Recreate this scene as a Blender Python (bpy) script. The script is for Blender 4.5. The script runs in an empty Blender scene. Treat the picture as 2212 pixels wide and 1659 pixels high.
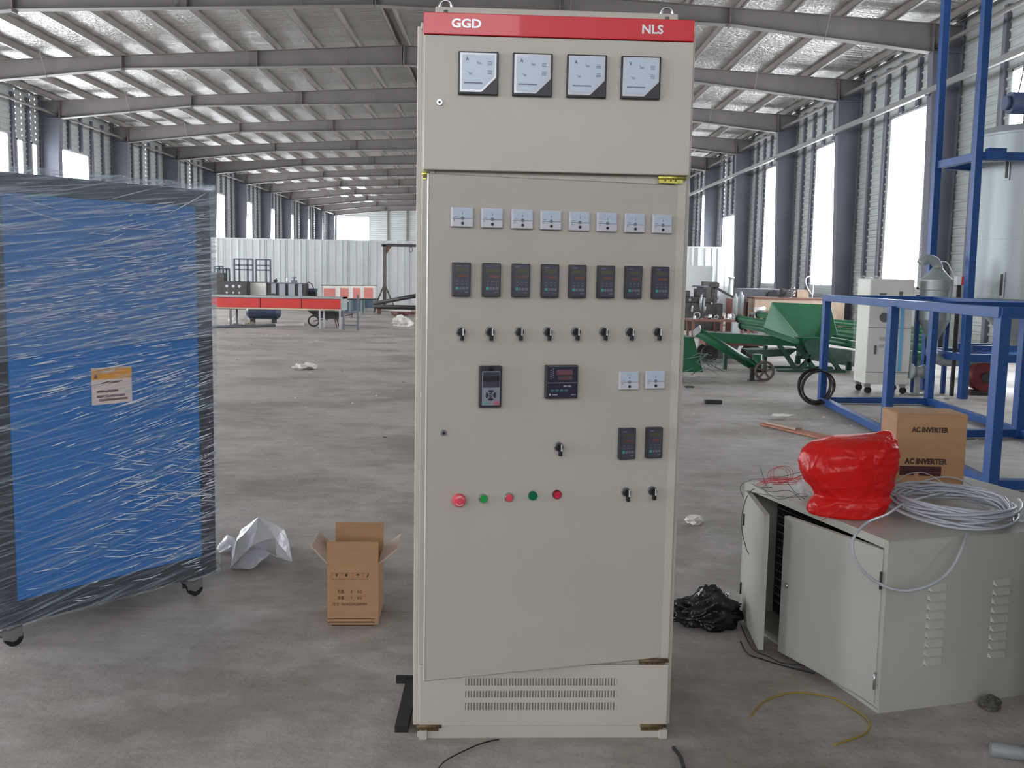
import bpy, bmesh, math, random
from mathutils import Vector, Matrix, noise
random.seed(7)
R = math.radians
COL = bpy.context.scene.collection
scene = bpy.context.scene

# ---------------------------------------------------------------- camera, world, exposure
EYE = Vector((0, 0, 1.455)); FPX = 2080.0; IW, IH = 2212.0, 1659.0
CAMR = Matrix.Rotation(R(-.6), 3, 'Z') @ Matrix.Rotation(R(90 - 6.43), 3, 'X') @ Matrix.Rotation(R(1.05), 3, 'Z')
cd = bpy.data.cameras.new('camera'); cam = bpy.data.objects.new('camera', cd); COL.objects.link(cam)
cam.matrix_world = Matrix.Translation(EYE) @ CAMR.to_4x4()
cd.sensor_width = 36; cd.lens = FPX / IW * 36; cd.clip_end = 400; cd.clip_start = .05
scene.camera = cam
w = bpy.data.worlds.new('overcast_sky'); scene.world = w; w.use_nodes = True
bg = w.node_tree.nodes['Background']; bg.inputs[0].default_value = (.86, .93, 1, 1); bg.inputs[1].default_value = 3.0
vs = scene.view_settings; vs.view_transform = 'Standard'; vs.look = 'None'; vs.gamma = 1; vs.use_curve_mapping = False
vs.exposure = 0.0
scene.cycles.max_bounces = 8; scene.cycles.diffuse_bounces = 5; scene.cycles.glossy_bounces = 3
scene.cycles.transparent_max_bounces = 10; scene.cycles.transmission_bounces = 4
scene.cycles.sample_clamp_indirect = 6
scene.cycles.use_denoising = True
PANE_R, PANE_L, PANE_END, PANE_REAR = 17, 24, 26, 6.0            # radiance of the daylit panes

def spot(px, py, y=None, z=None):
    """a point of the hall: the sight line through a measured direction met with a depth y or a height z"""
    d = CAMR @ Vector(((px - IW / 2) / FPX, -(py - IH / 2) / FPX, -1))
    t = (z - EYE.z) / d.z if z is not None else y / d.y
    return EYE + d * t

# ---------------------------------------------------------------- materials
MATS = {}
def mat(name, col, rough=.55, metal=0., var=0., scale=4., bump=0., bscale=60., stretch=(1, 1, 1), col2=None, spec=.5, alpha=1., trans=0., coat=0., detail=6):
    if name in MATS: return MATS[name]
    m = bpy.data.materials.new(name); m.use_nodes = True; MATS[name] = m
    nt = m.node_tree; P = nt.nodes['Principled BSDF']
    P.inputs['Base Color'].default_value = (*col, 1); P.inputs['Roughness'].default_value = rough
    P.inputs['Metallic'].default_value = metal; P.inputs['Specular IOR Level'].default_value = spec
    P.inputs['Alpha'].default_value = alpha; P.inputs['Transmission Weight'].default_value = trans
    P.inputs['Coat Weight'].default_value = coat
    m.diffuse_color = (*col, 1)
    if var or bump or col2:
        tc = nt.nodes.new('ShaderNodeTexCoord'); mp = nt.nodes.new('ShaderNodeMapping')
        mp.inputs['Scale'].default_value = stretch; nt.links.new(tc.outputs['Object'], mp.inputs[0])
    if var or col2:
        n = nt.nodes.new('ShaderNodeTexNoise'); n.inputs['Scale'].default_value = scale; n.inputs['Detail'].default_value = detail
        n.inputs['Roughness'].default_value = .62
        nt.links.new(mp.outputs[0], n.inputs['Vector'])
        r = nt.nodes.new('ShaderNodeValToRGB'); e = r.color_ramp.elements
        e[0].position = .32; e[1].position = .68
        c2 = col2 or tuple(min(1, c * (1 + var)) for c in col); c1 = col if col2 else tuple(c * (1 - var) for c in col)
        e[0].color = (*c1, 1); e[1].color = (*c2, 1)
        nt.links.new(n.outputs['Fac'], r.inputs[0]); nt.links.new(r.outputs[0], P.inputs['Base Color'])
    if bump:
        n2 = nt.nodes.new('ShaderNodeTexNoise'); n2.inputs['Scale'].default_value = bscale; n2.inputs['Detail'].default_value = 4
        nt.links.new(mp.outputs[0], n2.inputs['Vector'])
        b = nt.nodes.new('ShaderNodeBump'); b.inputs['Strength'].default_value = bump; b.inputs['Distance'].default_value = .02
        nt.links.new(n2.outputs['Fac'], b.inputs['Height']); nt.links.new(b.outputs[0], P.inputs['Normal'])
    return m

def pane_mat(name, col, s):
    m = bpy.data.materials.new(name); m.use_nodes = True
    P = m.node_tree.nodes['Principled BSDF']; P.inputs['Base Color'].default_value = (.8, .8, .8, 1)
    P.inputs['Emission Color'].default_value = (*col, 1); P.inputs['Emission Strength'].default_value = s
    return m

def srgb(r, g, b, k=1.):
    f = lambda v: ((v / 255 + .055) / 1.055) ** 2.4 if v > 10 else v / 255 / 12.92
    return tuple(f(v) * k for v in (r, g, b))

# ---------------------------------------------------------------- mesh builder
class MB:
    def __init__(s): s.v = []; s.f = []; s.mi = []; s.sm = []; s.m = 0; s.T = None
    def _v(s, pts):
        i = len(s.v)
        for p in pts:
            p = Vector(p); s.v.append(tuple(s.T @ p) if s.T else tuple(p))
        return i
    def _f(s, idx, smooth=False): s.f.append(tuple(idx)); s.mi.append(s.m); s.sm.append(smooth)
    def face(s, *pts, smooth=False): i = s._v(pts); s._f(range(i, i + len(pts)), smooth); return s
    def bx(s, x0, x1, y0, y1, z0, z1):
        i = s._v([(x0, y0, z0), (x1, y0, z0), (x1, y1, z0), (x0, y1, z0), (x0, y0, z1), (x1, y0, z1), (x1, y1, z1), (x0, y1, z1)])
        for q in ((0, 3, 2, 1), (4, 5, 6, 7), (0, 1, 5, 4), (1, 2, 6, 5), (2, 3, 7, 6), (3, 0, 4, 7)): s._f([i + k for k in q])
        return s
    def beam(s, p0, p1, w, h, up=(0, 0, 1)):
        p0, p1 = Vector(p0), Vector(p1); d = (p1 - p0).normalized(); u = Vector(up)
        if abs(d.dot(u)) > .99: u = Vector((0, 1, 0))
        a = d.cross(u).normalized() * w / 2; b = a.cross(d).normalized() * h / 2
        i = s._v([p0 - a - b, p0 + a - b, p0 + a + b, p0 - a + b, p1 - a - b, p1 + a - b, p1 + a + b, p1 - a + b])
        for q in ((0, 1, 2, 3), (7, 6, 5, 4), (0, 4, 5, 1), (1, 5, 6, 2), (2, 6, 7, 3), (3, 7, 4, 0)): s._f([i + k for k in q])
        return s
    def cyl(s, p0, p1, r0, r1=None, n=16, caps=True):
        r1 = r0 if r1 is None else r1
        p0, p1 = Vector(p0), Vector(p1); d = (p1 - p0).normalized()
        u = Vector((0, 0, 1)) if abs(d.z) < .9 else Vector((1, 0, 0))
        a = d.cross(u).normalized(); b = d.cross(a)
        ring = lambda c, r: [c + a * r * math.cos(2 * math.pi * k / n) + b * r * math.sin(2 * math.pi * k / n) for k in range(n)]
        i = s._v(ring(p0, r0)); j = s._v(ring(p1, r1))
        for k in range(n):
            l = (k + 1) % n; s._f((i + k, i + l, j + l, j + k), True)
        if caps:
            if r0 > 0: s._f([i + k for k in reversed(range(n))])
            if r1 > 0: s._f([j + k for k in range(n)])
        return s
    def tube(s, pts, r, n=8, closed=False):
        pts = [Vector(p) for p in pts]; N = len(pts); rings = []; a = None
        for k in range(N):
            if closed: d = pts[(k + 1) % N] - pts[k - 1]
            else: d = pts[min(k + 1, N - 1)] - pts[max(k - 1, 0)]
            d.normalize()
            if a is None:
                u = Vector((0, 0, 1)) if abs(d.z) < .9 else Vector((1, 0, 0)); a = d.cross(u).normalized()
            else:
                a = (a - d * a.dot(d)).normalized()
            b = d.cross(a); rr = r[k] if isinstance(r, (list, tuple)) else r
            rings.append(s._v([pts[k] + (a * math.cos(2 * math.pi * q / n) + b * math.sin(2 * math.pi * q / n)) * rr for q in range(n)]))
        for k in range(N if closed else N - 1):
            i, j = rings[k], rings[(k + 1) % N]
            for q in range(n):
                l = (q + 1) % n; s._f((i + q, j + q, j + l, i + l), True)
        if not closed:
            s._f([rings[0] + q for q in range(n)]); s._f([rings[-1] + q for q in reversed(range(n))])
        return s
    def lathe(s, prof, n=24, c=(0, 0, 0), caps=True):
        c = Vector(c); rs = [s._v([c + Vector((r * math.cos(2 * math.pi * k / n), r * math.sin(2 * math.pi * k / n), z)) for k in range(n)]) for r, z in prof]
        for q, (i, j) in enumerate(zip(rs, rs[1:])):
            if q and n >= 20:   # a sharp turn of the outline gets its own ring, so the edge stays crisp
                a_, b_, c_ = Vector(prof[q - 1]), Vector(prof[q]), Vector(prof[q + 1])
                if (b_ - a_).length > 0 and (c_ - b_).length > 0 and (b_ - a_).angle(c_ - b_) > .3:
                    i = s._v([c + Vector((prof[q][0] * math.cos(2 * math.pi * k / n), prof[q][0] * math.sin(2 * math.pi * k / n), prof[q][1])) for k in range(n)])
            for k in range(n):
                l = (k + 1) % n; s._f((i + k, i + l, j + l, j + k), True)
        if caps:
            s._f([rs[0] + k for k in reversed(range(n))]); s._f([rs[-1] + k for k in range(n)])
        return s
    def prism(s, poly, t0, t1, ax='y'):
        f = {'y': lambda p, t: (p[0], t, p[1]), 'x': lambda p, t: (t, p[0], p[1]), 'z': lambda p, t: (p[0], p[1], t)}[ax]
        n = len(poly); i = s._v([f(p, t0) for p in poly]); j = s._v([f(p, t1) for p in poly])
        for k in range(n):
            l = (k + 1) % n; s._f((i + k, i + l, j + l, j + k))
        s._f([i + k for k in reversed(range(n))]); s._f([j + k for k in range(n)])
        return s
    def blob(s, c, r, seed=0, amp=.25, f=2., sub=2, squash=(1, 1, 1), flat=False, floor=None):
        bm = bmesh.new(); bmesh.ops.create_icosphere(bm, subdivisions=sub, radius=1)
        i = s._v([]) ; base = len(s.v); c = Vector(c)
        for v in bm.verts:
            p = v.co.copy(); k = 1 + amp * noise.noise(p * f + Vector((seed * 3.1, seed * 1.7, seed)))+ amp * .5 * noise.noise(p * f * 2.3 + Vector((seed, 9, 2)))
            q = Vector((p.x * r * squash[0], p.y * r * squash[1], p.z * r * squash[2])) * k + c
            if floor is not None: q.z = max(q.z, floor)
            s._v([q])
        for fc in bm.faces: s._f([base + v.index for v in fc.verts], not flat)
        bm.free(); return s
    def build(s, name, mats, parent=None, bevel=0, seg=2, kind=None, label=None, M4=None):
        me = bpy.data.meshes.new(name); me.from_pydata(s.v, [], s.f)
        for m in (mats if isinstance(mats, (list, tuple)) else [mats]): me.materials.append(m)
        me.polygons.foreach_set('material_index', s.mi); me.polygons.foreach_set('use_smooth', s.sm)
        bm = bmesh.new(); bm.from_mesh(me); bmesh.ops.recalc_face_normals(bm, faces=bm.faces); bm.to_mesh(me); bm.free()
        me.update()
        o = bpy.data.objects.new(name, me); COL.objects.link(o)
        if parent: o.parent = parent
        if M4 is not None: o.matrix_local = M4
        if bevel:
            b = o.modifiers.new('edge', 'BEVEL'); b.width = bevel; b.segments = seg; b.limit_method = 'ANGLE'; b.angle_limit = R(40)
        if kind: o['kind'] = kind
        if label: o['label'] = label
        return o

def tag(o, label, cat, group=None, kind=None):
    o['label'] = label; o['category'] = cat
    if group: o['group'] = group
    if kind: o['kind'] = kind
    return o
def empty(name, loc=(0, 0, 0), rz=0.):
    o = bpy.data.objects.new(name, None); COL.objects.link(o); o.location = loc; o.rotation_euler = (0, 0, rz); o.empty_display_size = .1
    return o
def thing(name, label, cat, loc=(0, 0, 0), rz=0., group=None): return tag(empty(name, loc, rz), label, cat, group)
def copy_tree(o, parent=None):
    c = o.copy(); COL.objects.link(c); c.parent = parent
    for ch in list(o.children): copy_tree(ch, c)
    return c
def text_mesh(body, size, ext=.0008, bold=0.):
    cu = bpy.data.curves.new('lettering', 'FONT'); cu.body = body; cu.size = size; cu.extrude = ext; cu.offset = bold
    cu.align_x = 'CENTER'; cu.align_y = 'CENTER'; cu.resolution_u = 3
    o = bpy.data.objects.new('lettering', cu); COL.objects.link(o)
    bpy.context.view_layer.update()
    me = bpy.data.meshes.new_from_object(o.evaluated_get(bpy.context.evaluated_depsgraph_get()))
    bpy.data.objects.remove(o); me.name = 'lettering'; return me
def lettering(body, size, m, parent, M4, sx=1., bold=0., name='lettering', ext=.0008):
    me = text_mesh(body, size, ext, bold); me.materials.clear(); me.materials.append(m)
    o = bpy.data.objects.new(name, me); COL.objects.link(o); o.parent = parent
    o.matrix_local = M4 @ Matrix.Rotation(R(90), 4, 'X') @ Matrix.Diagonal((sx, 1, 1, 1)); return o
TR = Matrix.Translation
def RZ(a): return Matrix.Rotation(a, 4, 'Z')

# ---------------------------------------------------------------- the hall
XL, XR, XC = -15.95, 10.05, -2.92
FR = [6 * n + 3.84 for n in range(-2, 15)]      # the steel frames, one every 6 m
Y0, Y1 = FR[0], FR[-1] + .3
zt = lambda x: 7.78 - .055 * abs(x - XC)        # top of the rafters

m_steel = mat('primer_grey_steel', srgb(104, 99, 96), .6, var=.12, scale=1.2)
m_steel_d = mat('column_grey_steel', srgb(96, 98, 108), .6, var=.1, scale=1.2)
m_purlin = mat('galvanised_purlin', srgb(150, 145, 140), .45, metal=.5, var=.1, scale=2)
m_siding = mat('pale_siding', srgb(166, 170, 168), .5, var=.06, scale=.7)
m_part = mat('white_partition_sheet', srgb(186, 189, 188), .5, var=.05, scale=.8)
m_alu = mat('dull_aluminium', srgb(185, 185, 185), .3, metal=.8)

# floor: concrete with stains, scuffs, slabs set apart by sawn joints
def floor_mat():
    m = bpy.data.materials.new('dusty_concrete'); m.use_nodes = True; nt = m.node_tree; P = nt.nodes['Principled BSDF']
    tc = nt.nodes.new('ShaderNodeTexCoord')
    def N(sc, det, st=(1, 1, 1), rough=.6):
        mp = nt.nodes.new('ShaderNodeMapping'); mp.inputs['Scale'].default_value = st; nt.links.new(tc.outputs['Object'], mp.inputs[0])
        n = nt.nodes.new('ShaderNodeTexNoise'); n.inputs['Scale'].default_value = sc; n.inputs['Detail'].default_value = det; n.inputs['Roughness'].default_value = rough
        nt.links.new(mp.outputs[0], n.inputs['Vector']); return n
    def ramp(n, p0, c0, p1, c1):
        r = nt.nodes.new('ShaderNodeValToRGB'); e = r.color_ramp.elements; e[0].position = p0; e[1].position = p1; e[0].color = (*c0, 1); e[1].color = (*c1, 1)
        nt.links.new(n.outputs['Fac'], r.inputs[0]); return r
    def mix(t, f, a, b):
        x = nt.nodes.new('ShaderNodeMix'); x.data_type = 'RGBA'; x.blend_type = t
        if isinstance(f, float): x.inputs[0].default_value = f
        else: nt.links.new(f, x.inputs[0])
        nt.links.new(a, x.inputs[6]); nt.links.new(b, x.inputs[7]); return x.outputs[2]
    base = ramp(N(.8, 8, (1, 1.25, 1)), .3, (.43, .39, .362), .7, (.52, .476, .447))
    fine = ramp(N(7, 8, (.8, 1.2, 1), .7), .34, (.64, .62, .59), .66, (1, 1, 1))
    stain = ramp(N(.5, 6, (1, 1.4, 1), .72), .40, (.60, .58, .53), .54, (1, 1, 1))
    speck = ramp(N(70, 3, (1, 1, 1), .8), .3, (.8, .8, .8), .6, (1.0, 1.0, 1.0))
    c = mix('MULTIPLY', .7, base.outputs[0], fine.outputs[0]); c = mix('MULTIPLY', .8, c, stain.outputs[0]); c = mix('MULTIPLY', .7, c, speck.outputs[0])
    nt.links.new(c, P.inputs['Base Color'])
    rr = ramp(N(1.4, 6), .3, (.45,) * 3, .7, (.75,) * 3); nt.links.new(rr.outputs[0], P.inputs['Roughness'])
    bn = N(30, 8); b = nt.nodes.new('ShaderNodeBump'); b.inputs['Strength'].default_value = .35; b.inputs['Distance'].default_value = .01
    nt.links.new(bn.outputs['Fac'], b.inputs['Height']); nt.links.new(b.outputs[0], P.inputs['Normal'])
    return m
m_floor = floor_mat()
m_joint = mat('joint_filler', srgb(70, 64, 58), .9)
fl = MB().bx(XL - .3, XR + .3, Y0 - .3, Y1 + .3, -.2, -.012).build('floor', m_joint, kind='structure')
ys = [Y0 - .3] + [4.03 + 6 * k for k in range(-3, 14) if Y0 < 4.03 + 6 * k < Y1] + [Y1 + .3]
for a, b in zip(ys, ys[1:]):
    MB().bx(XL - .3, XR + .3, a + .004, b - .004, -.02, 0).build('slab', m_floor, fl)

# roof sheet with foil-faced insulation on purlins
def foil_mat():
    m = bpy.data.materials.new('crinkled_roof_foil'); m.use_nodes = True; nt = m.node_tree; P = nt.nodes['Principled BSDF']
    P.inputs['Base Color'].default_value = (.58, .57, .55, 1); P.inputs['Metallic'].default_value = .85; P.inputs['Roughness'].default_value = .2
    tc = nt.nodes.new('ShaderNodeTexCoord')
    def N(sc, st, det):
        mp = nt.nodes.new('ShaderNodeMapping'); mp.inputs['Scale'].default_value = st; nt.links.new(tc.outputs['Object'], mp.inputs[0])
        n = nt.nodes.new('ShaderNodeTexNoise'); n.inputs['Scale'].default_value = sc; n.inputs['Detail'].default_value = det; nt.links.new(mp.outputs[0], n.inputs['Vector']); return n
    a = N(1.0, (.9, 7, 1), 3); c = N(11, (1, 1.7, 1), 5)
    mt = nt.nodes.new('ShaderNodeMath'); mt.operation = 'MULTIPLY_ADD'; mt.inputs[1].default_value = .55
    nt.links.new(c.outputs['Fac'], mt.inputs[0]); nt.links.new(a.outputs['Fac'], mt.inputs[2])
    b = nt.nodes.new('ShaderNodeBump'); b.inputs['Strength'].default_value = .9; b.inputs['Distance'].default_value = .12
    nt.links.new(mt.outputs[0], b.inputs['Height']); nt.links.new(b.outputs[0], P.inputs['Normal'])
    return m
m_foil = foil_mat()
rb = MB()
for xa, xb in ((XL - .3, XC), (XC, XR + .3)):
    za, zb = zt(xa) + .21, zt(xb) + .21
    n = 97
    for k in range(n):   # each strip sags a little between its fixings
        ya, yb = Y0 - .3 + (Y1 - Y0 + .6) * k / n, Y0 - .3 + (Y1 - Y0 + .6) * (k + 1) / n
        ym = (ya + yb) / 2
        rb.face((xa, ya, za), (xb, ya, zb), (xb, ym, zb - .018), (xa, ym, za - .018))
        rb.face((xa, ym, za - .018), (xb, ym, zb - .018), (xb, yb, zb), (xa, yb, za))
rb.prism([(XL - .3, zt(XL - .3) + .3), (XC, zt(XC) + .3), (XR + .3, zt(XR + .3) + .3), (XR + .3, zt(XR + .3) + .34), (XC, zt(XC) + .34), (XL - .3, zt(XL - .3) + .34)], Y0 - .3, Y1 + .3)
ceil = rb.build('ceiling', m_foil, kind='structure')
for sgn in (-1, 1):
    for k in range(12):
        x = XC + sgn * (.14 + 1.123 * k)
        if not XL + .1 < x < XR - .1: continue
        z = zt(x)
        b = MB(); b.bx(x - .004, x + .004, Y0, Y1, z, z + .2)
        b.bx(x - .035, x + .035, Y0, Y1, z, z + .008).bx(x - .035, x + .035, Y0, Y1, z + .19, z + .198).bx(x - .035, x - .028, Y0, Y1, z, z + .025)
        b.build('purlin', m_purlin, ceil)

# side walls: horizontally ribbed sheet, window openings, vertical studs
def ribs(b, x, sx, y0, y1, z0, z1):
    z = z0; pitch = .19; pr = []
    while z < z1 - 1e-6:
        for dz, d in ((0, 0), (.025, .03), (.055, .03), (.08, 0)):
            if z + dz <= z1: pr.append((z + dz, d))
        z += pitch
    pr.append((z1, 0))
    i = b._v([(x + sx * d, y0, zz) for zz, d in pr]); j = b._v([(x + sx * d, y1, zz) for zz, d in pr])
    for k in range(len(pr) - 1): b._f((i + k, i + k + 1, j + k + 1, j + k))
m_pane_r = pane_mat('daylit_pane_east', (.90, .95, 1.0), PANE_R)
m_pane_l = pane_mat('daylit_pane_west', (.90, .95, 1.0), PANE_L)
m_wframe = mat('white_window_bar', srgb(205, 210, 215), .5)
WN = [0]
def window(x, sx, y0, y1, z0, z1, pm):
    WN[0] += 1
    b = MB(); t = .05
    for (a, c, d, e) in ((y0, y0 + t, z0, z1), (y1 - t, y1, z0, z1), (y0, y1, z0, z0 + t), (y0, y1, z1 - t, z1)):
        b.bx(x - .04, x + .04, a, c, d, e)
    f = b.build('window_%d' % WN[0], m_wframe, kind='structure')
    MB().bx(min(x - sx * .03, x - sx * .02), max(x - sx * .03, x - sx * .02), y0 + t, y1 - t, z0 + t, z1 - t).build('pane', pm, f)
    return f
def side_wall(name, x, sx, pm, spec):
    b = MB(); studs = []
    for y in FR[:-1]:
        ye = y + 6
        wins = spec(y)
        ztop = zt(x) + .2
        cur = y
        for (wa, wb, za, zb) in wins:
            ribs(b, x, sx, cur, wa, 0, ztop); ribs(b, x, sx, wa, wb, 0, za); ribs(b, x, sx, wa, wb, zb, ztop)
            window(x, sx, wa, wb, za, zb, pm); cur = wb
        ribs(b, x, sx, cur, ye, 0, ztop)
        for o in (1.1, 2.1, 3.1, 4.05, 5.05):
            z0 = 0
            for (wa, wb, za, zb) in wins:
                if wa - .1 < y + o < wb + .05: z0 = zb + .02
            studs.append((y + o, z0, ztop - .25))
    wl = b.build(name, m_siding, kind='structure')
    for y, z0, z1 in studs:
        MB().bx(min(x, x + sx * .1), max(x, x + sx * .1), y - .07, y + .07, z0, z1).build('stud', m_steel_d, wl)
    o = MB().bx(min(x, x - sx * .12) - (.0 if sx < 0 else .06), max(x, x - sx * .12) + (.06 if sx < 0 else 0), Y0, Y1, 7.6, 7.7)
    return wl
def spec_l(y):
    if y in (FR[8], FR[9]): return [(y + 1.5, y + 3.75, 1.3, 4.3)]
    if y == FR[6]: return [(y + 1.5, y + 3.75, 1.3, 5.7), (y + 4.3, y + 4.7, 3, 5.6), (y + 5.3, y + 5.65, 3, 5.6)]
    return [(y + 1.5, y + 3.75, 1.3, 5.7)]
def spec_r(y):
    if y < 9: return []
    if y == FR[8]: return [(y + 1.5, y + 4.9, 1.3, 4.28)]
    return [(y + 1.5, y + 3.75, 1.3, 5.7)]
side_wall('wall_left', XL, 1, m_pane_l, spec_l)
side_wall('wall_right', XR, -1, m_pane_r, spec_r)

# end walls
def end_wall(name, y, sy, holes, pane, base=0):
    b = MB(); cuts = sorted({XL, XR, XC, *[h[0] for h in holes], *[h[1] for h in holes]})
    for xa, xb in zip(cuts, cuts[1:]):
        top = min(zt(xa), zt(xb)) + .2; seg = [(0, top)]
        for h in holes:
            if xa >= h[0] - 1e-6 and xb <= h[1] + 1e-6: seg = [(0, h[2]), (h[3], top)]
        for z0, z1 in seg:
            if z1 - z0 < .01: continue
            z = z0; pr = []
            while z < z1:
                pr += [(z, 0), (min(z1, z + .025), .03), (min(z1, z + .055), .03), (min(z1, z + .08), 0)]; z += .19
            pr.append((z1, 0))
            i = b._v([(xa, y + sy * d, zz) for zz, d in pr]); j = b._v([(xb, y + sy * d, zz) for zz, d in pr])
            for k in range(len(pr) - 1): b._f((i + k, i + k + 1, j + k + 1, j + k))
        b.face((xa, y, top), (xb, y, top), (xb, y, zt(xb) + .25), (xa, y, zt(xa) + .25))
    wl = b.build(name, m_siding, kind='structure')
    for xx in [XL + 1.9 + 1.75 * k for k in range(14)]:
        if any(h[0] - .1 < xx < h[1] + .1 for h in holes): continue
        MB().bx(xx - .07, xx + .07, min(y, y + sy * .15), max(y, y + sy * .15), 0, zt(xx) - .1).build('stud', m_steel, wl)
    for h in holes:
        WN[0] += 1; t = .06; f = MB()
        for (a, c, d, e) in ((h[0], h[0] + t, h[2], h[3]), (h[1] - t, h[1], h[2], h[3]), (h[0], h[1], h[2], h[2] + t), (h[0], h[1], h[3] - t, h[3])): f.bx(a, c, y - .04, y + .04, d, e)
        fo = f.build('window_%d' % WN[0], m_wframe, kind='structure')
        MB().bx(h[0] + t, h[1] - t, y - .01, y + .01, h[2] + t, h[3] - t).build('pane', pane, fo)
end_wall('wall_back', Y1, -1, [(-15.2, -12.2, 4.3, 6.5), (3.0, 6.0, 4.3, 6.5)], pane_mat('daylit_pane_gable', (.93, .96, 1), PANE_END))
end_wall('wall_front', Y0, 1, [(-11, -8, 2.6, 6.0), (-5, 1.0, 2.6, 6.3), (4.5, 7.5, 2.6, 6.0)], pane_mat('daylit_pane_entrance', (.93, .96, 1), PANE_REAR))

# added low wall behind the camera, there to shade the floor and lower cabinet
b = MB().bx(-7, 7, -1.75, -1.7, 0, 1.25)
for k in range(15): b.bx(-7 + k - .02, -7 + k + .02, -1.78, -1.67, 0, 1.3)
b.build('wall_added_shade', m_steel_d, kind='structure')

# steel portal frames
def portal(y, label):
    root = thing('portal_frame', label, 'steel frame', (XC, y, 0), 0, 'steel portal frames across the hall')
    for sgn in (-1, 1):
        xw = (XL if sgn < 0 else XR) - XC; inn = 12.0 * 1
        x_out, x_in = sgn * (abs(xw) - .06), sgn * (abs(xw) - .72)
        c = MB(); x_inb = sgn * (abs(xw) - .5)
        zc = 6.5
        c.prism([(x_out, 0), (x_inb, 0), (x_in, zc), (x_out, zc + .5)], -.006, .006)
        c.beam((x_inb, 0, 0), (x_in, 0, zc), .25, .014, up=(1, 0, 0)); c.bx(min(x_out, x_out - sgn * .014), max(x_out, x_out - sgn * .014), -.125, .125, 0, zc + .7)
        c.bx(min(x_out, x_in), max(x_out, x_in), -.12, .12, zc - .01, zc + .01); c.bx(min(x_out, x_inb) - .03, max(x_out, x_inb) + .03, -.15, .15, 0, .02)
        c.build('column', m_steel_d, root)
        # tapered rafter half: haunch, kink, apex
        xk = sgn * (abs(xw) - 5.2); w_ = MB()
        top = lambda x: zt(x + XC)
        P = [(x_out, top(x_out)), (x_in, zc), (xk, 7.0), (sgn * .01, 7.245), (sgn * .01, top(0))]
        w_.prism([P[0], (x_out, zc + .05), P[1], P[2], P[3], P[4]], -.005, .005)
        for a, c2 in ((P[1], P[2]), (P[2], P[3])): w_.beam((a[0], 0, a[1]), (c2[0], 0, c2[1]), .24, .014)
        w_.beam((x_out, 0, top(x_out) - .007), (0, 0, top(0) - .007), .24, .014)
        for xs_ in (xk, sgn * .03, x_in, xk * .52):    # splice plates and stiffeners
            zb = 7.0 + .245 * (1 - abs(xs_) / abs(xk)) if abs(xs_) <= abs(xk) else 7.0 - (7.0 - zc) * (abs(xs_) - abs(xk)) / (abs(x_in) - abs(xk))
            w_.bx(xs_ - .012, xs_ + .012, -.12, .12, zb - (.06 if xs_ in (xk,) else 0), top(xs_))
        for q in (.2, .55, .8):
            xq = sgn * abs(xk) * q if q < .8 else sgn * (abs(xk) + 2.1)
            zb = 7.0 + .245 * (1 - abs(xq) / abs(xk)) if abs(xq) <= abs(xk) else 7.0 - .71 * (abs(xq) - abs(xk)) / 4.08
            w_.beam((xq, -.02, zb + .03), (xq, -.45, top(xq) + .1), .02, .01)
        w_.build('rafter', m_steel, root)
    return root
ordn = ['first', 'second', 'third', 'fourth', 'fifth', 'sixth', 'seventh', 'eighth', 'ninth', 'tenth', 'eleventh']
vis = [f for f in FR if f > 20 and f < Y1 - .2]
for y in FR[:-1] + [FR[-1] - .3]:
    if y < 20: lb = 'grey steel roof frame ' + {0: 'behind the camera, the furthest back', 1: 'just behind the camera', 2: 'right above the tall control cabinet', 3: 'above the blue frame, nearer than the silo', 4: 'just nearer than the one at the top edge, past the silo'}[FR.index(y)]
    elif y == FR[5]: lb = 'grey steel roof frame along the very top edge of the photo'
    else: lb = 'grey steel roof frame, %s behind the one along the top edge' % ordn[max(0, round((y - FR[5]) / 6) - 1)]
    if y > FR[-1] - 1: lb = 'grey steel roof frame against the far gable wall, furthest of all'
    portal(y, lb)

# eave struts and the rail along the right wall
for sgn, x in ((-1, XL + .62), (1, XR - .62)):
    for k, y in enumerate(FR[:-1]):
        if y < 8: continue
        MB().cyl((x, y + .02, 6.62), (x, y + 5.98, 6.62), .045, n=10).build('trim_%d' % (k + 1 + (20 if sgn > 0 else 0)), m_steel, kind='structure')
rt = thing('wall_rail', 'long bright metal rail running along the right wall above the windows', 'rail', (9.28, 40, 5.66))
MB().bx(-.035, .035, -34, 47, -.06, .06).build('rail_bar', m_alu, rt)
sb = MB()
for y in FR: 
    if 6 < y < 80: sb.bx(-.02, .18, y - 40 - .03, y - 40 + .03, -.1, -.06)
sb.build('bracket', m_steel_d, rt)

# white corrugated partition across the hall
def corr(b, x0, x1, y, z0, z1, p=.3, dep=.035):
    n = int((x1 - x0) / p); pr = []
    for k in range(n):
        xx = x0 + k * p; pr += [(xx, 0), (xx + .04, -dep), (xx + .09, -dep), (xx + .13, 0)]
    pr.append((x1, 0))
    i = b._v([(a, y + d, z0) for a, d in pr]); j = b._v([(a, y + d, z1) for a, d in pr])
    for k in range(len(pr) - 1): b._f((i + k, i + k + 1, j + k + 1, j + k))
wm = None
b = MB(); corr(b, XL + .1, 9.95, 42.4, 0, 2.84); b.bx(XL + .1, 9.95, 42.42, 42.46, 0, 2.8); b.bx(XL + .1, 9.95, 42.36, 42.47, 2.8, 2.86)
wm = b.build('wall_middle', m_part, kind='structure')
x = XL + .1
while x < 9.9:
    b = MB(); b.bx(x, x + .02, 42.33, 42.37, 0, 2.8); b.build('panel_seam', m_part, wm); x += .9
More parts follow.
